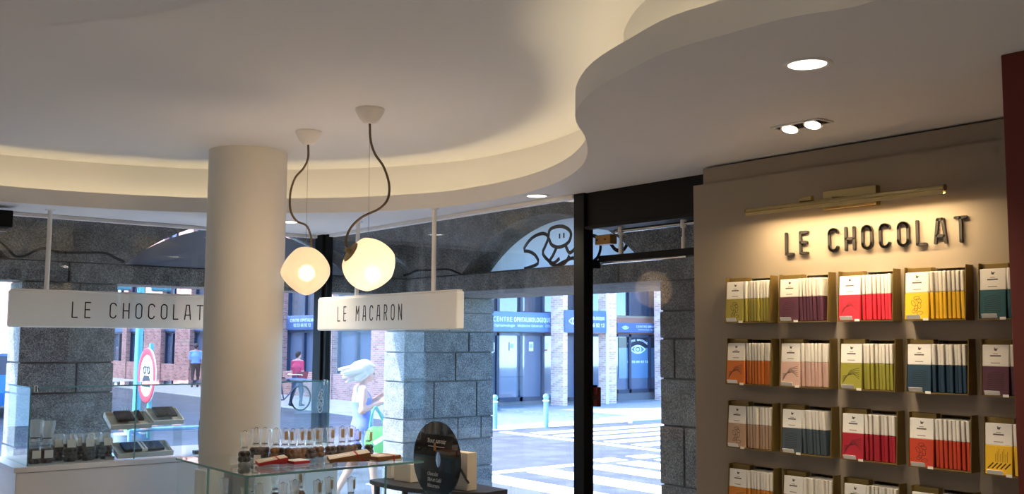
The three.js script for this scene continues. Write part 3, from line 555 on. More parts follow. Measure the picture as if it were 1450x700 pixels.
// =====================================================================  HANGING SIGNS
function hangingSign(text, label, len, textAt, textLen, squash, poleAt, pos, turn, topGap) {   // local x along the sign, front +z
  const t = thing('hanging_sign', label, 'sign', null, pos, turn), h = 0.219, d = 0.055;
  part('panel', new RoundedBoxGeometry(len, h, d, 3, 0.012).translate(len / 2, h / 2, 0), M.acrylicSign, t, 'milky acrylic sign box');
  part('top_channel', lbx(len - 0.02, 0.008, d * 0.7, len / 2, h, 0, 0.002), M.white, t);
  letters(text, 0.1, textLen, 0.0076, 0.0015, std('#201417', 0.6), t, (g) => g.translate(textAt, 0.059, d / 2), squash);
  for (const x of poleAt) { const p = part('pole', cyl(0.0135, 0.0135, V(x, h + 0.006, 0), V(x, topGap, 0), 20), M.white, t); part('flange', cyl(0.032, 0.026, V(x, topGap, 0), V(x, topGap - 0.008, 0), 28), M.white, p); }
}
hangingSign('LE CHOCOLAT', 'long white hanging sign lettered LE CHOCOLAT before the side street window', 1.55, 0.352, 0.82, 0.9, [0.206, 1.34], [1.41, Y(0.066), -6.49], 0, SOFFIT - 0.066);
hangingSign('LE MACARON', 'white hanging sign lettered LE MACARON before the crossroads window', 1.65, 0.29, 0.79, 0.86, [0.485, 1.375], [3.345, Y(0.064), -6.27], -Math.PI / 2, SOFFIT - 0.064);

// =====================================================================  PENDANT LAMPS
function pendant(px, py, gpx, gpy, cordPx, label, capDir, seedN) {
  const c = hit(px, py, 'y', CEIL), t = thing('pendant_lamp', label, 'pendant lamp', null, [c.x, Y(CEIL), c.z]);
  const can = new THREE.LatheGeometry([[0.0, -0.07], [0.012, -0.071], [0.03, -0.066], [0.05, -0.045], [0.066, -0.012], [0.068, -0.003], [0.068, 0]].map(([a, b]) => new THREE.Vector2(a, b)), 48);
  part('canopy', can, M.white, t);
  // all of it hangs in the plane through the canopy that faces the room's long axis
  const depth = Math.hypot(c.x, c.z), at = (x, y) => { const d = ray(x, y), k = depth / Math.hypot(d.x, d.z); return V(d.x * k - c.x, d.y * k - CEIL, d.z * k - c.z); };
  const g0 = at(gpx, gpy), R = 0.121;
  const sh = new THREE.SphereGeometry(R, 64, 48), p = sh.attributes.position, v = new THREE.Vector3();
  const dents = seedN === 1 ? [[-0.7, 0.6, 0.45, 0.2], [0.75, 0.62, 0.3, 0.14], [0.7, -0.7, 0.2, 0.15], [-0.62, -0.75, 0.3, 0.16]] : [[-0.72, 0.62, 0.35, 0.2], [0.95, -0.25, 0.1, 0.1], [0.6, -0.8, 0.1, 0.12], [0.5, 0.85, 0.1, 0.08]];
  for (let i = 0; i < p.count; i++) {
    v.fromBufferAttribute(p, i); const n = v.clone().normalize(); let k = 1.03;
    for (const [a, b, cc, dp] of dents) { const dir = rgt.clone().multiplyScalar(a).addScaledVector(upv, b).addScaledVector(fwd, -cc).normalize(), dd = n.dot(dir); if (dd > 0.75) k = Math.min(k, 1.03 - dp * Math.pow((dd - 0.75) / 0.25, 1.1) * 0.75); }
    v.multiplyScalar(k); p.setXYZ(i, v.x, v.y, v.z);
  }
  sh.computeVertexNormals(); sh.translate(g0.x, g0.y, g0.z);
  part('globe', sh, phys('#fff1dc', 0.78, { transmission: 0.75, thickness: 0, emissive: new THREE.Color(1, 0.72, 0.5), emissiveIntensity: GLOBE, side: THREE.DoubleSide }), t, 'dented frosted glass globe');
  const off = seedN === 1 ? at(434, 387).sub(g0) : at(528, 389).sub(g0);
  const bulb = new THREE.SphereGeometry(seedN === 1 ? 0.042 : 0.034, 24, 16); bulb.translate(g0.x + off.x, g0.y + off.y, g0.z + off.z);
  part('bulb', bulb, std('#fff4dc', 0.5, { emissive: new THREE.Color(1, 0.82, 0.55), emissiveIntensity: 3 }), t, 'glowing bulb');
  const l = new THREE.PointLight(new THREE.Color(1, 0.74, 0.5), 0.3, 0, 2); l.position.copy(g0).add(off); l.castShadow = true; l.shadow.radius = 2; t.add(l);
  const cpts = cordPx.map(([x, y]) => at(x, y)); cpts.unshift(V(0, -0.07, 0));
  part('cord', tube(cpts, 0.0058, 90, 8), std('#6d5a44', 0.8), t, 'brown fabric cord');
  part('wire', cyl(0.0009, 0.0009, V(0, -0.06, 0), V(g0.x * 0.4, g0.y + R * 0.95, g0.z * 0.4), 6), std('#8e8a84', 0.5, { metalness: 0.6 }), t, 'thin steel wire');
  if (capDir) { const q = at(...capDir), n = q.clone().sub(g0).normalize().addScaledVector(fwd, -0.35).normalize(), e = g0.clone().addScaledVector(n, R * 0.86); part('cap', [cyl(0.052, 0.046, e, e.clone().addScaledVector(n, 0.006), 36), cyl(0.014, 0.01, e, e.clone().addScaledVector(n, 0.03), 20)], std('#a08c5c', 0.45, { metalness: 0.6 }), t, 'brass cap plate'); }
}
pendant(437, 186.5, 432.5, 384, [[436, 225], [430, 238], [418, 252], [411, 275], [412, 300], [420, 313], [434, 320], [440, 335], [441, 352]], 'frosted glass pendant lamp with plain dented globe beside the column', null, 1);
pendant(524, 154.5, 523, 374.5, [[525, 200], [531, 218], [543, 236], [551, 262], [549, 282], [538, 295], [512, 308], [496, 324], [490, 342], [494, 356]], 'frosted glass pendant lamp with brass cap on the globe side', [499, 358], 2);

// =====================================================================  GLASS CASES AND COUNTERS
function glassSheet(parent, x0, x1, y0, y1, z0, z1, edges, name = 'glass_panel') {       // a sheet with greenish polished edges
  const p = part(name, bx(x0, x1, y0, y1, z0, z1), M.paneGreen, parent);
  for (const e of edges) part('glass_edge', bx(...e), M.glassEdge, p);
  return p;
}
const CT = -0.70, CX0 = 1.375, CZ0 = -6.0;
{
  const c = thing('sales_counter', 'long white counter along the side street window', 'counter', null, [0, 0, 0]);
  part('body', bx(CX0 + 0.012, 3.36, FLOOR + 0.08, CT - 0.032, -6.6, CZ0 - 0.012, 0.004), M.whiteGloss, c);
  part('worktop', bx(CX0, 3.38, CT - 0.03, CT, -6.62, CZ0, 0.004), M.whiteGloss, c);
  part('plinth', bx(CX0 + 0.05, 3.34, FLOOR, FLOOR + 0.08, -6.56, CZ0 - 0.05), M.darkShelf, c);
  const g = thing('counter_glass_case', 'low glass case standing on the long white counter', 'glass case');
  const x0 = 1.445, x1 = 3.30, z0 = -6.52, z1 = CZ0 - 0.04, y0 = CT, y1 = -0.268, t = 0.008, e = 0.0035;
  glassSheet(g, x0, x1, y1 - t, y1, z0, z1, [[x0, x1, y1 - t, y1, z1, z1 + e], [x0 - e, x0, y1 - t, y1, z0, z1]], 'top_glass');
  glassSheet(g, x0, x0 + t, y0, y1 - t, z0, z1, [[x0, x0 + t, y0, y1 - t, z1, z1 + e]], 'side_glass');
  glassSheet(g, x1 - t, x1, y0, y1 - t, z0, z1, [[x1 - t, x1, y0, y1 - t, z1, z1 + e]], 'side_glass');
  glassSheet(g, x0 + t, 2.03, y0, y1 - t, z1 - t, z1, [[2.026, 2.03, y0, y1 - t, z1 - t, z1 + e]], 'front_glass');
  glassSheet(g, 2.035, 2.66, y0 + 0.0, y1 - t, z1 - t, z1, [[2.656, 2.66, y0, y1 - t, z1 - t, z1 + e]], 'front_glass');
  glassSheet(g, 2.665, x1 - t, y0, y1 - t, z1 - t, z1, [], 'front_glass');
  for (const x of [x0 + 0.03, x1 - 0.03]) part('clip', [bx(x - 0.009, x + 0.009, y1 - 0.03, y1 + 0.006, z1 - 0.012, z1 + 0.007, 0.003)], M.chrome, g);
  // etched emblem on the right pane
  const q = hit(454, 567, 'z', z1 + 0.002); const em = []; for (let i = 0; i < 7; i++) { const a = i * 0.9; const r = new THREE.TorusGeometry(0.012 + 0.002 * i, 0.0022, 6, 20); r.scale(0.7, 1.2, 0.2); r.translate(q.x + 0.009 * Math.cos(a * 2), Y(q.y) + 0.055 - i * 0.018, z1 + 0.0015); em.push(r); }
  part('emblem', em, M.white, g, 'white swirl emblem');
}
const TT = -0.62, TX0 = 1.99, TX1 = 2.96, TZ0 = -5.27, TZ1 = -4.405;
{
  const g = thing('display_table_case', 'tall glass display case topped with gift bags in front of the column', 'glass case');
  const t = 0.01, e = 0.004, xr = 2.735;
  glassSheet(g, TX0, TX1, TT - t, TT, TZ0, TZ1, [[TX0, TX1, TT - t, TT, TZ1, TZ1 + e], [TX0 - e, TX0, TT - t, TT, TZ0, TZ1 + e], [TX1, TX1 + e, TT - t, TT, TZ0, TZ1]], 'top_glass');
  glassSheet(g, TX0 + 0.002, TX0 + 0.01, -1.0, TT - t, TZ0 + 0.01, -4.86, [[TX0 + 0.002, TX0 + 0.01, -1.0, TT - t, -4.863, -4.853]], 'side_glass');
  glassSheet(g, TX0 + 0.002, TX0 + 0.01, -1.0, TT - t, -4.85, TZ1 - 0.012, [[TX0 - 0.001, TX0 + 0.012, -1.0, TT - t, TZ1 - 0.014, TZ1]], 'side_glass');
  glassSheet(g, TX0 + 0.014, xr, -1.0, TT - t, TZ1 - 0.01, TZ1 - 0.002, [[xr, xr + 0.006, -1.0, TT - t, TZ1 - 0.01, TZ1]], 'front_glass');
  glassSheet(g, xr - 0.008, xr, -1.0, TT - t, TZ0 + 0.02, TZ1 - 0.012, [], 'side_glass');
  part('base_cabinet', bx(TX0, xr + 0.01, FLOOR, -1.0, TZ0, TZ1, 0.005), M.whiteGloss, g);
  part('glass_shelf', bx(TX0 + 0.012, xr - 0.01, -0.862, -0.854, TZ0 + 0.02, TZ1 - 0.02), M.paneGreen, g);
}
// ---- gift bags
const wob = (a, y, s) => Math.sin(a * 5 + s + y * 60) * 0.5 + Math.sin(a * 9 + s * 2.3 - y * 90) * 0.35 + Math.sin(a * 14 + s * 1.7) * 0.2;
function pouch(w, prof, crinkle, s) {       // crumpled clear bag: profile of [radius, height]
  const g = new THREE.LatheGeometry(prof.map(([a, b]) => new THREE.Vector2(a, b)), 36), p = g.attributes.position;
  for (let i = 0; i < p.count; i++) { const x = p.getX(i), y = p.getY(i), z = p.getZ(i), a = Math.atan2(z, x), f = 1 + crinkle * Math.min(1, y / 0.06) * wob(a, y, s); p.setXYZ(i, x * f * w, y, z * f * 0.72); }
  g.computeVertexNormals(); return g;
}
function sweets(n, r, R, s) { const gs = []; for (let i = 0; i < n; i++) { const k = i % 5, lay = Math.floor(i / 5), a = k * 1.257 + lay * 0.6 + s; const q = new THREE.IcosahedronGeometry(r * (0.92 + 0.16 * hash2(i, 3, s * 10 | 0)), 1); q.translate(R * Math.cos(a), r + lay * r * 1.5, R * 0.62 * Math.sin(a)); gs.push(q); } return merge(gs); }
function giftBag(label, group, pos, turn, content, s, h = 0.155) {
  const t = thing('gift_bag', label, 'gift bag', group, pos, turn);
  part('sweets', sweets(9, 0.0165, 0.018, s), content, t);
  part('bag_film', pouch(1, [[0.0, 0.0005], [0.03, 0.001], [0.0355, 0.012], [0.0355, 0.035], [0.03, 0.052], [0.02, 0.066]], 0.06, s), M.celloClear, t, 'clear film');
  part('bag_neck', pouch(1, [[0.02, 0.066], [0.0165, 0.076], [0.0185, 0.086], [0.0205, 0.1], [0.021, h * 0.78], [0.0235, h * 0.9], [0.0255, h * 0.99]], 0.2, s), M.cello, t, 'crinkled clear neck');
  part('tie', new THREE.TorusGeometry(0.015, 0.002, 6, 24).rotateX(Math.PI / 2).translate(0, 0.076, 0), M.ribbonDark, t);
  const loop = new THREE.TorusGeometry(0.009, 0.0016, 6, 18, Math.PI); loop.translate(0, h * 0.97, 0); part('handle', loop, M.ribbonDark, t, 'dark looped handle');
  if (pos[0] > 2.42 || h < 0.14) { const tag = new THREE.BoxGeometry(0.017, 0.045, 0.0008); tag.translate(0.002, h * 0.78, 0.02); part('tag', tag, M.kraft, t, 'kraft paper tag'); }
}
const conts = [M.cocoaDark, M.cocoaDark, M.cocoa, M.caramel, M.cocoaDark, M.truffle, M.caramel, M.cocoa, M.truffle, M.cocoa, M.cocoa, M.truffle];
{
  const cname = new Map([[M.cocoaDark, 'dark chocolate'], [M.cocoa, 'brown chocolate'], [M.caramel, 'caramel coloured'], [M.truffle, 'light brown']]);
  [[346, 655], [362, 649], [374, 649], [390, 650], [403, 650], [414, 651], [426, 650], [438, 650], [451, 648], [468, 647], [484, 646], [497, 645]].forEach(([px, py], i) => {
    const p = hit(px, py, 'y', TT); giftBag(`clear gift bag of ${cname.get(conts[i])} sweets in the row on the glass case`, 'gift bags on the glass case', [p.x, Y(TT), p.z], rr(-0.5, 0.5) - 0.5, conts[i], i * 1.3 + 0.4);
  });
  [[512, 645], [528, 646]].forEach(([px, py], i) => { const p = hit(px, py, 'y', TT); giftBag('clear gift bag behind the ribboned flat boxes on the glass case', 'gift bags behind flat boxes', [p.x, Y(TT), p.z - 0.05], 0.2, M.cocoaDark, 3.3 + i, 0.13); });
  for (let i = 0; i < 7; i++) giftBag('clear gift bag on the shelf inside the tall glass case', 'gift bags inside the glass case', [2.08 + i * 0.095, Y(-0.854), -4.60 - (i % 2) * 0.06], rr(-0.4, 0.4), [M.truffle, M.cocoa, M.caramel][i % 3], i * 0.9 + 5);
  for (let i = 0; i < 4; i++) giftBag('clear gift bag at the back of the shelf inside the tall glass case', 'gift bags at the shelf back', [2.12 + i * 0.14, Y(-0.854), -4.95], rr(-0.4, 0.4), [M.cocoa, M.truffle][i % 2], i * 1.9 + 7);
}
// ---- flat boxes on the display case
function flatBox(label, px, py, w, d, h, turn, top, side, ribbon, lift = 0, tilt = 0) {
  const p = hit(px, py, 'y', TT + lift), t = thing('flat_gift_box', label, 'gift box', null, [p.x, Y(TT + lift), p.z], turn); t.rotation.z = tilt;
  part('box', lbx(w, h, d, 0, 0, 0, 0.002), side, t); part('lid', lbx(w - 0.004, 0.002, d - 0.004, 0, h, 0), top, t);
  if (ribbon) part('ribbon', [lbx(0.009, 0.0012, d + 0.002, w * 0.18, h + 0.002, 0), lbx(0.009, h + 0.002, 0.0012, w * 0.18, 0, d / 2 + 0.0004)], ribbon, t, 'red ribbon');
  part('label_card', lbx(w * 0.3, 0.001, d * 0.3, -w * 0.12, h + 0.002, d * 0.05), M.card, t);
}
const cream = std('#cfc4b2', 0.7), brownBox = std('#7a4f2a', 0.7);
flatBox('red and cream flat box leaning on the gift bags', 385, 655, 0.145, 0.12, 0.016, -0.3, cream, M.redPaper, M.redPaper, 0.017, 0.16);
flatBox('red and cream flat box lying under the leaning one', 386, 656, 0.13, 0.12, 0.015, -0.35, cream, M.redPaper, null);
flatBox('small red and white flat box beside the caramel bags', 421, 656, 0.095, 0.09, 0.014, 0.1, M.card, M.redPaper, null);
flatBox('brown flat box with red ribbon, topmost of the tilted pile', 494, 649, 0.2, 0.16, 0.018, -0.42, cream, brownBox, M.redPaper, 0.042, 0.15);
flatBox('brown flat box with red ribbon, bottom of the tilted pile', 499, 652, 0.19, 0.15, 0.02, -0.3, cream, brownBox, M.redPaper, 0.0);
flatBox('brown flat box with red ribbon at the glass case end, upper one', 541, 650, 0.15, 0.12, 0.018, 0.12, cream, brownBox, M.redPaper, 0.021);
flatBox('brown flat box with red ribbon at the glass case end, lower one', 542, 652, 0.16, 0.12, 0.019, 0.06, brownBox, cream, M.redPaper, 0);
{ // small price cards standing on the case
  for (const [px, py, l] of [[364, 657, 'small white price card before the dark chocolate bags'], [466, 657, 'small white price card beside the tilted brown boxes'], [331, 657, 'clear price stand at the corner of the glass case']]) { const p = hit(px, py, 'y', TT), t = thing('price_card', l, 'price card', null, [p.x, Y(TT), p.z], -0.5); part('card', lbx(0.034, 0.04, 0.001, 0, 0.003, 0), px === 331 ? M.cello : M.card, t); part('foot', lbx(0.036, 0.004, 0.016, 0, 0, 0, 0.001), M.cello, t); }
  const p = thing('white_card_box', 'tall white box standing inside the left end of the tall glass case', 'box', null, [2.10, Y(-1.0), -5.1], 0.1);
  part('box', lbx(0.1, 0.33, 0.12, 0, 0, 0, 0.003), M.whiteGloss, p); part('spine', lbx(0.004, 0.3, 0.05, -0.052, 0.01, 0), M.card, p);
  const q = thing('grey_card_box', 'grey box standing behind the tall white one in the glass case', 'box', null, [2.28, Y(-1.0), -5.13], 0.05);
  part('box', lbx(0.13, 0.3, 0.1, 0, 0, 0, 0.003), std('#8f9090', 0.7), q); part('lid', lbx(0.134, 0.03, 0.104, 0, 0.3, 0, 0.003), std('#a3a4a4', 0.7), q);
}
// ---- goods on the white counter
function counterBag(label, group, x, z, w, h, content, s, tall) {
  const t = thing(tall ? 'clear_sweet_bag' : 'chocolate_pouch', label, 'sweet bag', group, [x, Y(CT), z], 0.05 * Math.sin(s * 7));
  part('sweets', [sweets(tall ? 15 : 20, w * 0.22, w * 0.29, s), lbx(w * 0.72, h * (tall ? 0.34 : 0.56), w * 0.4, 0, 0.002, 0, w * 0.15)], content, t);
  part('bag_film', pouch(1, tall ? [[0, 0.0005], [w * 0.45, 0.001], [w * 0.52, 0.02], [w * 0.52, h * 0.36], [w * 0.36, h * 0.5]] : [[0, 0.0005], [w * 0.46, 0.001], [w * 0.52, 0.02], [w * 0.52, h * 0.66]], 0.05, s), M.celloClear, t, 'clear film');
  part('bag_top', pouch(1, tall ? [[w * 0.36, h * 0.5], [w * 0.3, h * 0.56], [w * 0.42, h * 0.7], [w * 0.5, h * 0.85], [w * 0.54, h * 0.98]] : [[w * 0.52, h * 0.66], [w * 0.5, h * 0.8], [w * 0.42, h * 0.99]], 0.2, s), M.cello, t, 'crinkled clear bag top');
  const lab = new THREE.BoxGeometry(w * 0.62, w * 0.58, 0.001); lab.translate(0, tall ? h * 0.22 : h * 0.66, w * 0.5); lab.rotateX(tall ? 0 : -0.06); part('label_card', lab, M.card, t, 'white label');
  if (tall) { const r = new THREE.TorusGeometry(w * 0.3, 0.003, 6, 24).rotateX(Math.PI / 2).translate(0, h * 0.58, 0); part('tie', r, M.ribbonDark, t); }
}
{
  const zf = CZ0 - 0.12, X = (px) => hit(px, 640, 'z', zf).x;
  counterBag('tall clear bag with square white label at the counter end', null, X(49), zf, 0.075, 0.25, M.cocoa, 1.2, true);
  counterBag('tall clear bag with square white label beside the dark pouches', null, X(67), zf - 0.01, 0.075, 0.24, M.cocoa, 2.1, true);
  [85, 99, 112, 125, 138, 150].forEach((px, i) => counterBag('dark chocolate pouch with white tag in the row on the counter', 'dark chocolate pouches on the counter', X(px), zf - (i % 2 ? 0 : 0.06), 0.075, 0.155, M.cocoaDark, i * 1.4 + 3, false));
  const tagp = thing('metal_price_holder', 'small metal price holder in front of the dark pouches', 'price holder', null, [X(152), Y(CT), zf + 0.055]); part('plate', lbx(0.05, 0.022, 0.004, 0, 0, 0, 0.001), M.chrome, tagp); part('foot', lbx(0.05, 0.004, 0.02, 0, 0, -0.01), M.chrome, tagp);
  // clear risers carrying white trays of dark bars
  const riser = (label, px0, px1, y, z) => { const a = hit(px0, 620, 'z', z).x, b = hit(px1, 620, 'z', z).x, t = thing('acrylic_riser', label, 'stand', null, [0, 0, 0]); part('shelf', bx(a, b, y - 0.006, y, z - 0.14, z, 0.001), M.paneGreen, t); part('leg', bx(a, a + 0.006, CT, y - 0.006, z - 0.14, z), M.paneGreen, t); part('leg', bx(b - 0.006, b, CT, y - 0.006, z - 0.14, z), M.paneGreen, t); return [a, b]; };
  const tray = (label, px0, px1, y, z, tilt, bars) => {
    const a = hit(px0, 620, 'z', z).x, b = hit(px1, 620, 'z', z).x, w = b - a, t = thing('presentation_tray', label, 'tray', null, [(a + b) / 2, Y(y), z - 0.08]); t.rotation.x = tilt;
    part('base', lbx(w, 0.008, 0.16, 0, 0, 0, 0.002), M.white, t);
    part('rim', [lbx(w, 0.03, 0.006, 0, 0, 0.08), lbx(w, 0.03, 0.006, 0, 0, -0.08), lbx(0.006, 0.03, 0.16, -w / 2, 0, 0), lbx(0.006, 0.03, 0.16, w / 2, 0, 0)], M.white, t);
    bars.forEach(([u, bw, nm, band]) => { const q = thing('dark_chocolate_slab', nm, 'chocolate', null, [0, 0, 0]); q.position.set((a + b) / 2 + u * w, Y(y) + 0.012 + (band ? 0.012 : 0.02), z - 0.075); q.rotation.x = tilt; part('slab', lbx(bw * w, 0.016, 0.11, 0, 0, 0, 0.003), M.cocoaDark, q); part('grooves', [0.3, 0, -0.3].map((k) => lbx(0.004, 0.003, 0.1, k * bw * w, 0.0165, 0)), M.cocoa, q); if (band) part('band', lbx(bw * w * 0.14, 0.018, 0.113, 0, -0.001, 0), M.card, q, 'pale paper band'); });
  };
  riser('clear acrylic riser under the upper white tray with two slabs', 158, 212, -0.535, -6.12); riser('clear acrylic riser under the white tray with one slab', 217, 258, -0.52, -6.12);
  tray('white tray on a riser holding two dark slabs', 157, 214, -0.499, -6.12, 0.42, [[-0.1, 0.42, 'dark chocolate slab, wider one in the upper white tray', false], [0.27, 0.14, 'dark chocolate slab, narrow one in the upper white tray', false]]);
  tray('white tray on a riser holding one wide dark slab', 216, 259, -0.484, -6.12, 0.42, [[0, 0.68, 'dark chocolate slab alone in the small raised white tray', false]]);
  tray('long white tray on the counter with a banded slab', 168, 246, CT + 0.03, -6.06, 0.32, [[0, 0.72, 'long dark chocolate slab with pale paper band', true]]);
  const dd = thing('dark_disc_sign', 'small dark disc standing on the counter beside the column', 'sign', null, [hit(281, 640, 'z', -6.1).x, Y(CT), -6.1]); part('disc', cyl(0.085, 0.085, V(0, 0.12, 0), V(0.006, 0.12, 0.002), 40), M.black, dd); part('foot', lbx(0.06, 0.02, 0.05, 0, 0, 0, 0.003), M.cocoaDark, dd);
}
// ---- dark stand by the window with round black sign and boxes
{
  const H = -0.80, P = (px, py) => { const p = hit(px, py, 'y', H); return p; };
  const a = P(524, 679), b = P(690, 697), t = thing('side_stand', 'dark bow fronted stand by the crossroads window', 'stand', null, [0, 0, 0]);
  const s = new THREE.Shape(); s.moveTo(a.x, -a.z); s.quadraticCurveTo((a.x + b.x) / 2 - 0.2, -(a.z + b.z) / 2 - 0.12, b.x, -b.z); s.lineTo(3.47, -b.z + 0.02); s.lineTo(3.47, -a.z + 0.05); s.closePath();
  const g = new THREE.ExtrudeGeometry(s, { depth: 0.022, bevelEnabled: true, bevelSize: 0.002, bevelThickness: 0.002, bevelSegments: 1, curveSegments: 24 }); g.rotateX(-Math.PI / 2); g.translate(0, Y(H) - 0.026, 0);
  part('top', g, M.darkShelf, t);
  for (const [x, z] of [[a.x + 0.03, a.z + 0.03], [a.x + 0.02, -4.78], [b.x + 0.02, b.z - 0.04], [3.45, a.z + 0.0], [3.45, b.z - 0.03]]) part('leg', bx(x - 0.012, x + 0.012, FLOOR, H - 0.026, z - 0.012, z + 0.012), M.darkShelf, t);
  const dpos = hit(619, 651, 'x', 3.06), R = 0.198, d = thing('round_black_sign', 'glossy round black sign with white script and a small hole', 'sign', null, [3.06, Y(dpos.y), dpos.z], 0.06);
  const sh = new THREE.Shape(); sh.absarc(0, 0, R, 0, Math.PI * 2); const ho = new THREE.Path(); ho.absellipse(0.012, 0.0, 0.024, 0.042, 0, Math.PI * 2); sh.holes.push(ho);
  const dg = new THREE.ExtrudeGeometry(sh, { depth: 0.006, bevelEnabled: true, bevelSize: 0.001, bevelThickness: 0.001, bevelSegments: 1, curveSegments: 64 }); dg.rotateY(-Math.PI / 2); 
  part('disc', dg, phys('#070707', 0.06, { clearcoat: 1, clearcoatRoughness: 0.03 }), d);
  part('emblem', [lbx(0.003, 0.04, 0.018, -0.009, 0.045, -0.01, 0.001)], M.caramel, d, 'small caramel coloured emblem');
  const tx = canvasTex(512, 512, (c, w, h) => { c.fillStyle = '#070707'; c.fillRect(0, 0, w, h); c.fillStyle = '#d8d4cc'; c.textAlign = 'center'; c.font = 'italic 58px serif'; c.fillText('Tout savoir', 256, 84); c.fillRect(120, 118, 270, 5); c.font = 'italic 44px serif'; c.textAlign = 'left'; c.fillText('Chocolat', 110, 372); c.fillText('Thé et Café', 110, 424); c.fillText('Macarons', 110, 476); });
  const uvp = (y0, y1, v0, v1) => { const q = new THREE.PlaneGeometry(0.26, y1 - y0); const uv = q.attributes.uv; for (let i = 0; i < 4; i++) uv.setY(i, v0 + uv.getY(i) * (v1 - v0)); q.rotateY(-Math.PI / 2); q.translate(-0.0075, (y0 + y1) / 2, 0); return q; };
  part('script', [uvp(0.06, 0.128, 0.74, 1), uvp(-0.155, -0.06, 0.04, 0.36)], phys('#ffffff', 0.2, { map: tx }), d, 'white script lettering');
  part('foot', lbx(0.06, 0.02, 0.1, 0.0, -R - 0.012, 0, 0.003), M.black, d);
  const kb = (label, px, py, w, h, dp, turn, rib) => { const p = P(px, py), k = thing('kraft_box', label, 'box', null, [p.x, Y(H), p.z], turn); part('box', lbx(w, h, dp, 0, 0, 0, 0.002), M.kraftBox, k); if (rib) { const r = tube([V(-w / 2 - 0.002, h * 0.95, -dp * 0.3), V(-w / 2 - 0.002, h * 0.6, dp * 0.1), V(-w / 2 - 0.002, h * 0.35, dp * 0.42), V(-w / 2 + 0.01, h * 0.2, dp / 2 + 0.002)], 0.007, 24, 6); part('ribbon', r, M.darkShelf, k, 'grey ribbon band'); } };
  kb('beige gift box with grey ribbon behind the round black sign', 655, 693, 0.07, 0.2, 0.15, 0.1, true);
  kb('narrow cream box at the end of the dark stand', 556, 677, 0.06, 0.085, 0.05, 0.0, false);
  kb('wide cream box between the narrow box and the round sign', 578, 681, 0.09, 0.1, 0.15, 0.1, false);
}

// =====================================================================  STREET FURNITURE AND PASSERS-BY
{ // tall block on the other side of the side street, out of the frame: its shade lies over the side street
  const b = thing('apartment_block', 'tall pale apartment block across the side street', 'building');
  part('walls', bx(-14, 4.2, STREET, STREET + 15, -75, -24.5), std('#c9c0b4', 0.9), b); part('roof', bx(-14.2, 4.4, STREET + 15, STREET + 15.4, -75.2, -24.3), std('#5a5c62', 0.8), b);
  for (let i = 0; i < 8; i++) part('window', bx(4.18, 4.22, STREET + 1 + (i % 2) * 4, STREET + 3 + (i % 2) * 4, -27 - i * 5.5, -25.6 - i * 5.5), M.shopGlass, b);
  const d = thing('corner_house', 'brick house closing the far end of the side street', 'building');
  part('walls', metreUV(bx(5, 15.8, STREET, 2.4, -90, -78), 1), M.brick, d); part('roof', bx(4.8, 16, 2.4, 2.8, -90.2, -77.8), M.white, d);
  for (const x of [6, 9, 12, 14.4]) { const w = part('window', bx(x - 0.7, x + 0.7, -0.6, 1.4, -78, -77.96), M.shopGlassDark, d); part('window_frame', [bx(x - 0.8, x + 0.8, 1.4, 1.52, -78, -77.9), bx(x - 0.8, x + 0.8, -0.72, -0.6, -78, -77.9), bx(x - 0.05, x + 0.05, -0.6, 1.4, -77.96, -77.9)], M.white, w); }
}
const steelBlue = std('#6d90ae', 0.5, { metalness: 0.3 }), teal = std('#4f8f92', 0.5, { metalness: 0.2 });
for (const [px, py, l] of [[700.5, 609, 'blue grey street bollard beside the granite corner pillar'], [773, 606.5, 'blue grey street bollard before the brick pillar of the clinic']]) {
  const p = hit(px, py, 'y', STREET), t = thing('bollard', l, 'bollard', null, [p.x, Y(STREET), p.z]);
  part('post', cyl(0.062, 0.055, V(0, 0, 0), V(0, 0.66, 0), 20), steelBlue, t); part('cap', new THREE.SphereGeometry(0.07, 20, 12).translate(0, 0.7, 0), steelBlue, t); part('collar', cyl(0.072, 0.072, V(0, 0.6, 0), V(0, 0.625, 0), 20), M.white, t, 'white ring');
}
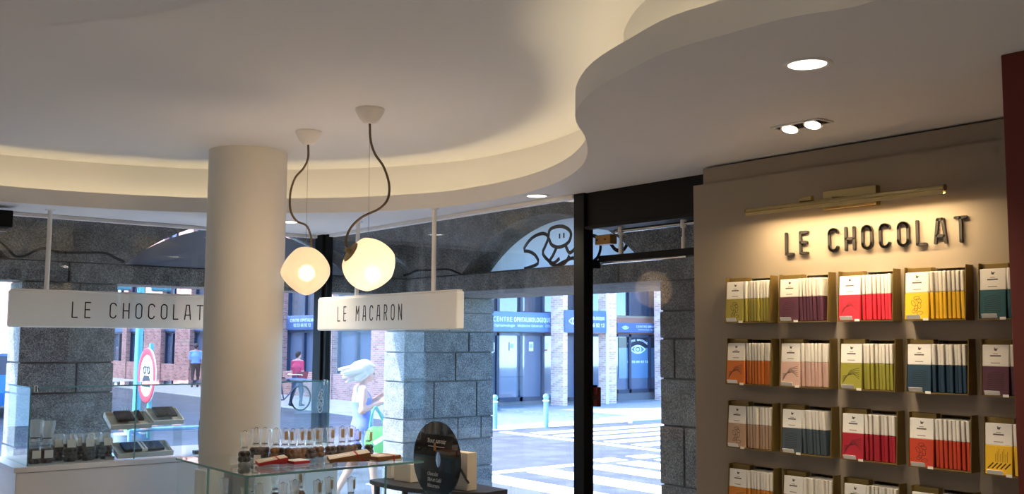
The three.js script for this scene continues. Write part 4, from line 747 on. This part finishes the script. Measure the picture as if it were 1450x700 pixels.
{ // round prohibition sign, seen from the side, and a lamp post
  const d = 14.2, q = ray(207.5, 532), k = d / Math.hypot(q.x, q.z), cx = q.x * k, cy = q.y * k, cz = q.z * k;
  const t = thing('road_sign', 'round red rimmed no vehicles road sign on a teal post', 'road sign', null, [cx, Y(STREET), cz], -1.60);
  const cyy = cy - STREET, R = 0.36;
  part('post', cyl(0.03, 0.03, V(0, 0, -0.05), V(0, cyy + 0.42, -0.05), 16), teal, t);
  part('plate', cyl(R, R, V(0, cyy, -0.015), V(0, cyy, 0), 48), M.white, t); part('rim', new THREE.TorusGeometry(R - 0.045, 0.045, 8, 64).scale(1, 1, 0.15).translate(0, cyy, 0.002), std('#c22a34', 0.5), t, 'red rim');
  const blk = std('#1b1d22', 0.6), car = new THREE.Shape(); car.moveTo(-0.17, -0.15); car.lineTo(0.17, -0.15); car.lineTo(0.17, -0.07); car.lineTo(0.11, 0.0); car.lineTo(-0.1, 0.0); car.lineTo(-0.17, -0.07); car.closePath();
  part('symbol', [new THREE.ExtrudeGeometry(car, { depth: 0.004, bevelEnabled: false }).translate(0, cyy, 0.001), new THREE.TorusGeometry(0.045, 0.012, 6, 24).translate(-0.08, cyy + 0.07, 0.002), new THREE.TorusGeometry(0.045, 0.012, 6, 24).translate(0.09, cyy + 0.07, 0.002), new THREE.BoxGeometry(0.17, 0.02, 0.004).translate(0, cyy + 0.11, 0.002)], blk, t, 'black car and motorcycle symbol');
  const lp = hit(195.5, 600, 'y', STREET), L = 15, r2 = ray(195.5, 520), k2 = L / Math.hypot(r2.x, r2.z), l = thing('lamp_post', 'slim teal lamp post behind the round road sign', 'lamp post', null, [r2.x * k2, Y(STREET), r2.z * k2]);
  part('base', cyl(0.09, 0.07, V(0, 0, 0), V(0, 0.9, 0), 16), teal, l); part('pole', cyl(0.055, 0.045, V(0, 0.9, 0), V(0, 4.2, 0), 16), teal, l);
  for (const s of [-1, 1]) { const lamp = part('lantern', [lbx(0.26, 0.1, 0.14, s * 0.28, 2.62, 0, 0.03)], std('#38666e', 0.5), l); part('bracket', cyl(0.02, 0.02, V(0, 2.7, 0), V(s * 0.2, 2.7, 0), 10), teal, lamp); }
  const pl = thing('street_plant', 'spiky green plant at the foot of the lamp post', 'plant', null, (() => { const q = ray(182, 592), k = 12.5 / Math.hypot(q.x, q.z); return [q.x * k, Y(q.y * k) - 0.2, q.z * k]; })());
  const pot = part('pot', cyl(0.16, 0.2, V(0, Y(STREET) - pl.position.y, 0), V(0, 0.02, 0), 20), std('#7b7d80', 0.8), pl);
  for (let i = 0; i < 14; i++) { const a = i * 2.4, e = 0.5 + 0.8 * hash2(i, 1, 9), L2 = 0.26 + 0.14 * hash2(i, 2, 9); const g = new THREE.ConeGeometry(0.022, L2, 5); g.translate(0, L2 / 2, 0); g.rotateZ(-(1.35 - e)); g.rotateY(a); part('leaf', g, std('#86a867', 0.6), pl); }
}
function barrier(label, x, z, turn, w = 1.3) {        // Saint Andrew's cross street railing
  const t = thing('street_railing', label, 'railing', null, [x, Y(STREET), z], turn), r = 0.022, top = 1.0, P = (a, b) => cyl(r, r, V(a[0], a[1], 0), V(b[0], b[1], 0), 12);
  part('post', P([-w / 2, 0], [-w / 2, top]), steelBlue, t); part('post', P([w / 2, 0], [w / 2, top]), steelBlue, t); part('top_rail', P([-w / 2, top], [w / 2, top]), steelBlue, t); part('bottom_rail', P([-w / 2, 0.25], [w / 2, 0.25]), steelBlue, t);
  part('brace', P([-w / 2, 0.25], [w / 2, top]), steelBlue, t); part('brace', P([-w / 2, top], [w / 2, 0.25]), steelBlue, t); part('boss', new THREE.SphereGeometry(0.05, 14, 10).translate(0, 0.625, 0), steelBlue, t);
}
{ const a = (px, d) => { const q = ray(px, 560), k = d / Math.hypot(q.x, q.z); return [q.x * k, q.z * k]; };
  barrier('blue steel cross railing beside the walking woman', ...a(556, 15.5), -0.35, 0.62);
  barrier('blue steel cross railing near the lamp post on the side street', ...a(268, 11.5), -0.1, 1.2); }
// smooth bodies from tapered bones
function body(bones, lo, hi, res, kk = 0.035) {
  const c = lo.clone().add(hi).multiplyScalar(0.5), H = Math.max(hi.x - lo.x, hi.y - lo.y, hi.z - lo.z) / 2, mc = new MarchingCubes(res, new THREE.MeshBasicMaterial(), false, false, 120000);
  mc.isolation = 0; const f = mc.field, N = mc.size, hs = mc.halfsize;
  const B = bones.map((b) => ({ a: V(...b[0]), d: V(...b[1]).sub(V(...b[0])), ra: b[2], rb: b[3], sq: b[4] || 1 })); for (const b of B) b.L = Math.max(1e-9, b.d.lengthSq());
  for (let z = 0; z < N; z++) for (let y = 0; y < N; y++) for (let x = 0; x < N; x++) {
    const px = c.x + (x - hs) / hs * H, py = c.y + (y - hs) / hs * H, pz = c.z + (z - hs) / hs * H; let m = 1;
    for (const b of B) { const ax = px - b.a.x, ay = py - b.a.y, az = pz - b.a.z; let t = (ax * b.d.x + ay * b.d.y + az * b.d.z) / b.L; t = t < 0 ? 0 : t > 1 ? 1 : t; const ex = ax - b.d.x * t, ey = ay - b.d.y * t, ez = (az - b.d.z * t) / b.sq, d = Math.sqrt(ex * ex + ey * ey + ez * ez) - (b.ra + (b.rb - b.ra) * t); const h = Math.max(0, kk - Math.abs(m - d)) / kk; m = Math.min(m, d) - h * h * kk * 0.25; }
    f[x + y * N + z * N * N] = -m;
  }
  mc.update(); const n = mc.count, pos = new Float32Array(n * 3), nor = new Float32Array(n * 3);
  for (let i = 0; i < n; i++) { pos[3 * i] = c.x + mc.positionArray[3 * i] * H; pos[3 * i + 1] = c.y + mc.positionArray[3 * i + 1] * H; pos[3 * i + 2] = c.z + mc.positionArray[3 * i + 2] * H; for (let k = 0; k < 3; k++) nor[3 * i + k] = mc.normalArray[3 * i + k]; }
  const g = new THREE.BufferGeometry(); g.setAttribute('position', new THREE.BufferAttribute(pos, 3)); g.setAttribute('normal', new THREE.BufferAttribute(nor, 3)); return g;
}
function paint(g, fn) { const p = g.attributes.position, c = new Float32Array(p.count * 3), k = new THREE.Color(); for (let i = 0; i < p.count; i++) { k.set(fn(p.getX(i), p.getY(i), p.getZ(i))); c[3 * i] = k.r; c[3 * i + 1] = k.g; c[3 * i + 2] = k.b; } g.setAttribute('color', new THREE.BufferAttribute(c, 3)); return g; }
const cloth = new THREE.MeshStandardMaterial({ color: '#ffffff', vertexColors: true, roughness: 0.85 });
function hand(at, dir, up, s) {      // palm, four fingers and a thumb as bones
  const d = V(...dir).normalize(), u = V(...up).normalize(), w = d.clone().cross(u), o = V(...at), P = (a, b, c) => { const q = o.clone().addScaledVector(d, a).addScaledVector(u, b).addScaledVector(w, c); return [q.x, q.y, q.z]; }, out = [[P(0, 0, 0), P(0.06, 0, 0), 0.02, 0.026]];
  [[-0.024, 0.055], [-0.008, 0.066], [0.008, 0.07], [0.024, 0.062]].forEach(([c, L]) => { out.push([P(0.07, 0, c), P(0.07 + L * 0.6, -0.008, c), 0.0085, 0.008], [P(0.07 + L * 0.6, -0.008, c), P(0.07 + L * 0.8, -0.035, c), 0.008, 0.007]); });
  out.push([P(0.02, 0, 0.022 * s), P(0.05, -0.015, 0.05 * s), 0.011, 0.009], [P(0.05, -0.015, 0.05 * s), P(0.08, -0.028, 0.05 * s), 0.009, 0.008]); return out;
}
{ // the woman: walks to the right (+x), bag on her forearm
  const q = ray(512, 600), k = 12.35 / Math.hypot(q.x, q.z), t = thing('person', 'woman with blown white hair in a lavender top carrying a green bag', 'person', null, [q.x * k, Y(STREET), q.z * k], -0.30);
  const bones = [
    [[0, 0.93, 0.05], [0, 0.93, -0.05], 0.115, 0.115], [[0, 0.93, 0], [0.0, 1.06, 0], 0.12, 0.098, 1.15], [[0, 1.06, 0], [0.0, 1.24, 0], 0.098, 0.115, 1.25], [[-0.01, 1.24, 0], [-0.02, 1.36, 0], 0.105, 0.075, 1.5],
    [[-0.02, 1.365, 0.12], [-0.02, 1.365, -0.12], 0.05, 0.05], [[-0.01, 1.38, 0], [0.03, 1.47, 0], 0.048, 0.043],
    [[0.055, 1.55, 0], [0.05, 1.60, 0], 0.082, 0.085, 0.88], [[0.085, 1.515, 0], [0.095, 1.50, 0], 0.05, 0.042, 0.9], [[0.14, 1.555, 0], [0.158, 1.54, 0], 0.012, 0.014], [[0.128, 1.50, 0.012], [0.128, 1.50, -0.012], 0.014, 0.014],
    // near arm (+z): elbow bent, forearm raised to the chest
    [[-0.02, 1.36, 0.16], [-0.045, 1.12, 0.2], 0.044, 0.037], [[-0.045, 1.12, 0.2], [0.17, 1.20, 0.16], 0.036, 0.026],
    [[-0.02, 1.36, -0.16], [0.03, 1.13, -0.2], 0.044, 0.037], [[0.03, 1.13, -0.2], [0.22, 1.25, -0.1], 0.036, 0.026],
    ...hand([0.17, 1.20, 0.16], [0.7, 0.6, -0.2], [-0.5, 0.8, 0], 1), ...hand([0.22, 1.25, -0.1], [0.7, 0.6, 0.2], [-0.5, 0.8, 0], -1),
    [[0, 0.90, 0.075], [0.13, 0.50, 0.07], 0.09, 0.058], [[0.13, 0.50, 0.07], [0.17, 0.10, 0.07], 0.056, 0.036], [[0.16, 0.055, 0.07], [0.31, 0.035, 0.075], 0.036, 0.028],
    [[0, 0.90, -0.075], [-0.08, 0.50, -0.07], 0.09, 0.058], [[-0.08, 0.50, -0.07], [-0.27, 0.15, -0.07], 0.056, 0.036], [[-0.28, 0.12, -0.07], [-0.17, 0.035, -0.075], 0.036, 0.028],
  ];
  const skin = '#bb876b';
  const g = paint(body(bones, V(-0.42, -0.02, -0.42), V(0.46, 1.74, 0.42), 150, 0.03), (x, y, z) => {
    const armZone = Math.abs(z) > 0.155 || x > 0.13;
    if (y < 0.07) return '#d8d2c8'; if (y > 0.60 && y < 0.99 && Math.abs(x) < 0.22 && !(armZone && y > 0.99)) return '#5d67a8';
    if (y >= 0.99 && y < (x < -0.02 ? 1.22 : 1.27) && !armZone) return '#5d67a8';
    if (y >= 1.2 && y < 1.40 && Math.abs(Math.abs(z) - 0.085) < 0.018 && !armZone) return '#5d67a8';
    if (y > 1.535 && y < 1.56 && x > 0.118 && Math.abs(Math.abs(z) - 0.032) < 0.013) return '#3a2a26'; if (y > 1.490 && y < 1.505 && x > 0.13) return '#b4605a'; return skin; });
  part('body', g, cloth, t);
  const hb = [[[0.03, 1.60, 0], [0.0, 1.60, 0], 0.105, 0.11, 0.95], [[0.03, 1.63, 0], [-0.05, 1.60, 0], 0.09, 0.1], [[0.0, 1.54, 0.07], [-0.06, 1.50, 0.07], 0.05, 0.05], [[0.0, 1.54, -0.07], [-0.06, 1.50, -0.07], 0.05, 0.05]];
  for (let i = 0; i < 26; i++) { const a = (hash2(i, 1, 5) - 0.5) * 2, e = (hash2(i, 2, 5) - 0.5) * 2, L = 0.12 + 0.12 * hash2(i, 3, 5); hb.push([[-0.03, 1.58 + e * 0.06, a * 0.085], [-0.05 - L, 1.555 + e * 0.085 - 0.03, a * 0.13], 0.034, 0.008]); }
  for (let i = 0; i < 8; i++) { const a = (hash2(i, 4, 5) - 0.5) * 2; hb.push([[0.08, 1.67 - Math.abs(a) * 0.02, a * 0.06], [0.13, 1.635, a * 0.085], 0.022, 0.01]); }
  part('hair', body(hb, V(-0.34, 1.36, -0.26), V(0.2, 1.78, 0.26), 90, 0.02), std('#a99d89', 0.8), t, 'short blown white blonde hair');
  const bag = thing('shoulder_bag', 'green bag with white flash hanging from the woman\'s arm', 'bag', null, [0, 0, 0]); bag.position.copy(t.localToWorld(V(0, 0, 0))); t.updateMatrixWorld(); bag.position.copy(t.localToWorld(V(0.13, 0.60, 0.24))); bag.rotation.y = t.rotation.y;
  const bs = new THREE.SphereGeometry(0.15, 28, 20).scale(0.95, 1.15, 0.42); { const p = bs.attributes.position; for (let i = 0; i < p.count; i++) { const y = p.getY(i); p.setX(i, p.getX(i) * (1.05 - y * 0.9)); p.setY(i, y + (y > 0 ? -0.02 * Math.cos(p.getX(i) * 30) : 0)); } bs.computeVertexNormals(); }
  part('pouch', bs.translate(0, 0.18, 0), std('#5fae4a', 0.8), bag); part('flash', new RoundedBoxGeometry(0.16, 0.05, 0.02, 2, 0.008).rotateZ(0.5).translate(0.02, 0.18, 0.062), std('#ead9d4', 0.7), bag, 'pale flash'); part('strap', tube([V(-0.09, 0.33, 0), V(-0.07, 0.46, 0), V(-0.02, 0.565, 0), V(0.04, 0.46, 0), V(0.09, 0.33, 0)], 0.012, 40, 8), std('#3f8f6a', 0.7), bag);
}
function walker(label, px, dist, turn, top, trousers, hairC, h = 1.76, lean = 0) {
  const q = ray(px, 540), k = dist / Math.hypot(q.x, q.z), t = thing('person', label, 'person', null, [q.x * k, Y(STREET), q.z * k], turn), s = h / 1.76;
  const bones = [[[0, 0.95, 0.06], [0, 0.95, -0.06], 0.12, 0.12], [[0, 0.97, 0], [0, 1.25, 0], 0.125, 0.14, 1.25], [[0, 1.25, 0], [0, 1.42, 0], 0.13, 0.09, 1.5], [[0, 1.42, 0.15], [0, 1.42, -0.15], 0.06, 0.06], [[0, 1.45, 0], [0.02, 1.54, 0], 0.052, 0.05], [[0.03, 1.62, 0], [0.03, 1.66, 0], 0.088, 0.09, 0.88], [[0.05, 1.58, 0], [0.06, 1.57, 0], 0.055, 0.05], [[0.115, 1.62, 0], [0.13, 1.61, 0], 0.013, 0.014],
    [[0, 1.41, 0.19], [-0.04, 1.13, 0.24], 0.055, 0.045], [[-0.04, 1.13, 0.24], [0.06, 0.88, 0.24], 0.042, 0.03], [[0, 1.41, -0.19], [0.02, 1.13, -0.24], 0.055, 0.045], [[0.02, 1.13, -0.24], [0.12, 0.9, -0.23], 0.042, 0.03], ...hand([0.06, 0.88, 0.24], [0.2, -1, 0], [-1, 0, 0], -1), ...hand([0.12, 0.9, -0.23], [0.2, -1, 0], [-1, 0, 0], 1),
    [[0, 0.92, 0.09], [0.1, 0.5, 0.1], 0.1, 0.068], [[0.1, 0.5, 0.1], [0.06, 0.09, 0.1], 0.064, 0.045], [[0.04, 0.05, 0.1], [0.21, 0.035, 0.11], 0.042, 0.034], [[0, 0.92, -0.09], [-0.06, 0.5, -0.1], 0.1, 0.068], [[-0.06, 0.5, -0.1], [-0.2, 0.12, -0.1], 0.064, 0.045], [[-0.22, 0.08, -0.1], [-0.06, 0.035, -0.11], 0.042, 0.034]];
  const g = paint(body(bones, V(-0.45, -0.02, -0.45), V(0.45, 1.8, 0.45), 96, 0.035), (x, y, z) => (y < 0.08 ? '#2b2624' : y < 0.98 && Math.abs(z) < 0.2 ? trousers : y < 1.46 && !(Math.abs(z) > 0.2 && y < 1.15) ? top : '#cf9f86')); g.scale(s, s, s);
  part('body', g, cloth, t); const hr = body([[[0.01, 1.67, 0], [-0.01, 1.66, 0], 0.095, 0.092, 0.9], [[-0.03, 1.62, 0], [-0.04, 1.59, 0], 0.065, 0.05]], V(-0.2, 1.5, -0.2), V(0.2, 1.82, 0.2), 40, 0.02); hr.scale(s, s, s); part('hair', hr, std(hairC, 0.8), t); return t;
}
walker('man seen from behind in a light blue shirt and brown trousers', 276, 43, 1.15, '#8fb2e6', '#5a463c', '#4a4038', 1.78);
walker('person in a red top and dark trousers beside the parked bicycle', 421, 30.5, 0.4, '#c23a52', '#333a4c', '#3a2a22', 1.62);
{ // parked bicycle near the person in red
  const q = ray(404, 566), k = 28 / Math.hypot(q.x, q.z), t = thing('bicycle', 'parked dark bicycle on the far pavement of the side street', 'bicycle', null, [q.x * k, Y(STREET) + 0.02, q.z * k], 0.2), C = (a, b, r = 0.018) => cyl(r, r, V(...a, 0), V(...b, 0), 10);
  for (const x of [-0.52, 0.52]) { const w = part('wheel', new THREE.TorusGeometry(0.33, 0.022, 8, 40).translate(x, 0.35, 0), M.black, t); part('spokes', Array.from({ length: 8 }, (_, i) => cyl(0.003, 0.003, V(x, 0.35, 0), V(x + 0.32 * Math.cos(i * 0.785), 0.35 + 0.32 * Math.sin(i * 0.785), 0), 5)), M.chrome, w); }
  part('frame', [C([-0.52, 0.35], [-0.05, 0.32]), C([-0.05, 0.32], [-0.18, 0.85]), C([-0.52, 0.35], [-0.16, 0.78]), C([-0.16, 0.78], [0.36, 0.82]), C([-0.05, 0.32], [0.38, 0.7]), C([0.52, 0.35], [0.34, 0.98])], std('#343c52', 0.5), t);
  part('saddle', new RoundedBoxGeometry(0.26, 0.06, 0.14, 2, 0.025).translate(-0.2, 0.9, 0), M.black, t); part('handlebar', [cyl(0.014, 0.014, V(0.34, 0.98, -0.26), V(0.34, 0.98, 0.26), 10), cyl(0.02, 0.02, V(0.3, 0.98, -0.3), V(0.34, 0.98, -0.22), 10)], M.chrome, t); part('basket', new THREE.CylinderGeometry(0.17, 0.13, 0.22, 16, 1, true).translate(0.55, 0.95, 0), std('#8c3a3a', 0.8, { side: THREE.DoubleSide }), t, 'reddish basket');
}
{ // blue car parked at the left
  const q = ray(-6, 548), k = 30 / Math.hypot(q.x, q.z), t = thing('car', 'light blue parked car seen past the granite pillar', 'car', null, [q.x * k, Y(STREET), q.z * k], 1.25);
  const prof = (pts, d, bev) => { const s = new THREE.Shape(pts.map(([a, b]) => new THREE.Vector2(a, b))); const g = new THREE.ExtrudeGeometry(s, { depth: d, bevelEnabled: true, bevelSize: bev, bevelThickness: bev, bevelSegments: 3 }); g.translate(0, 0, -d / 2); return g; };
  const paintC = phys('#4b86bf', 0.3, { clearcoat: 1 });
  part('body', prof([[-2.0, 0.35], [2.0, 0.35], [2.05, 0.62], [1.9, 0.82], [1.0, 0.95], [-1.9, 0.98], [-2.05, 0.6]], 1.6, 0.06), paintC, t);
  part('cabin', prof([[-1.75, 0.98], [1.0, 0.95], [0.45, 1.42], [-1.35, 1.45]], 1.36, 0.05), M.shopGlassDark, t, 'dark glass cabin'); part('roof', prof([[-1.35, 1.45], [0.45, 1.42], [0.4, 1.5], [-1.3, 1.52]], 1.3, 0.04), paintC, t);
  for (const x of [-1.25, 1.3]) for (const z of [-0.78, 0.78]) { const w = part('wheel', cyl(0.31, 0.31, V(x, 0.31, z - 0.1), V(x, 0.31, z + 0.1), 28), M.black, t); part('hub', cyl(0.18, 0.18, V(x, 0.31, z - 0.112), V(x, 0.31, z + 0.112), 20), M.chrome, w); }
  for (const z of [-0.6, 0.6]) part('headlight', new RoundedBoxGeometry(0.08, 0.14, 0.34, 2, 0.03).translate(2.06, 0.7, z), M.chrome, t);
}
renderer.render(scene, camera);
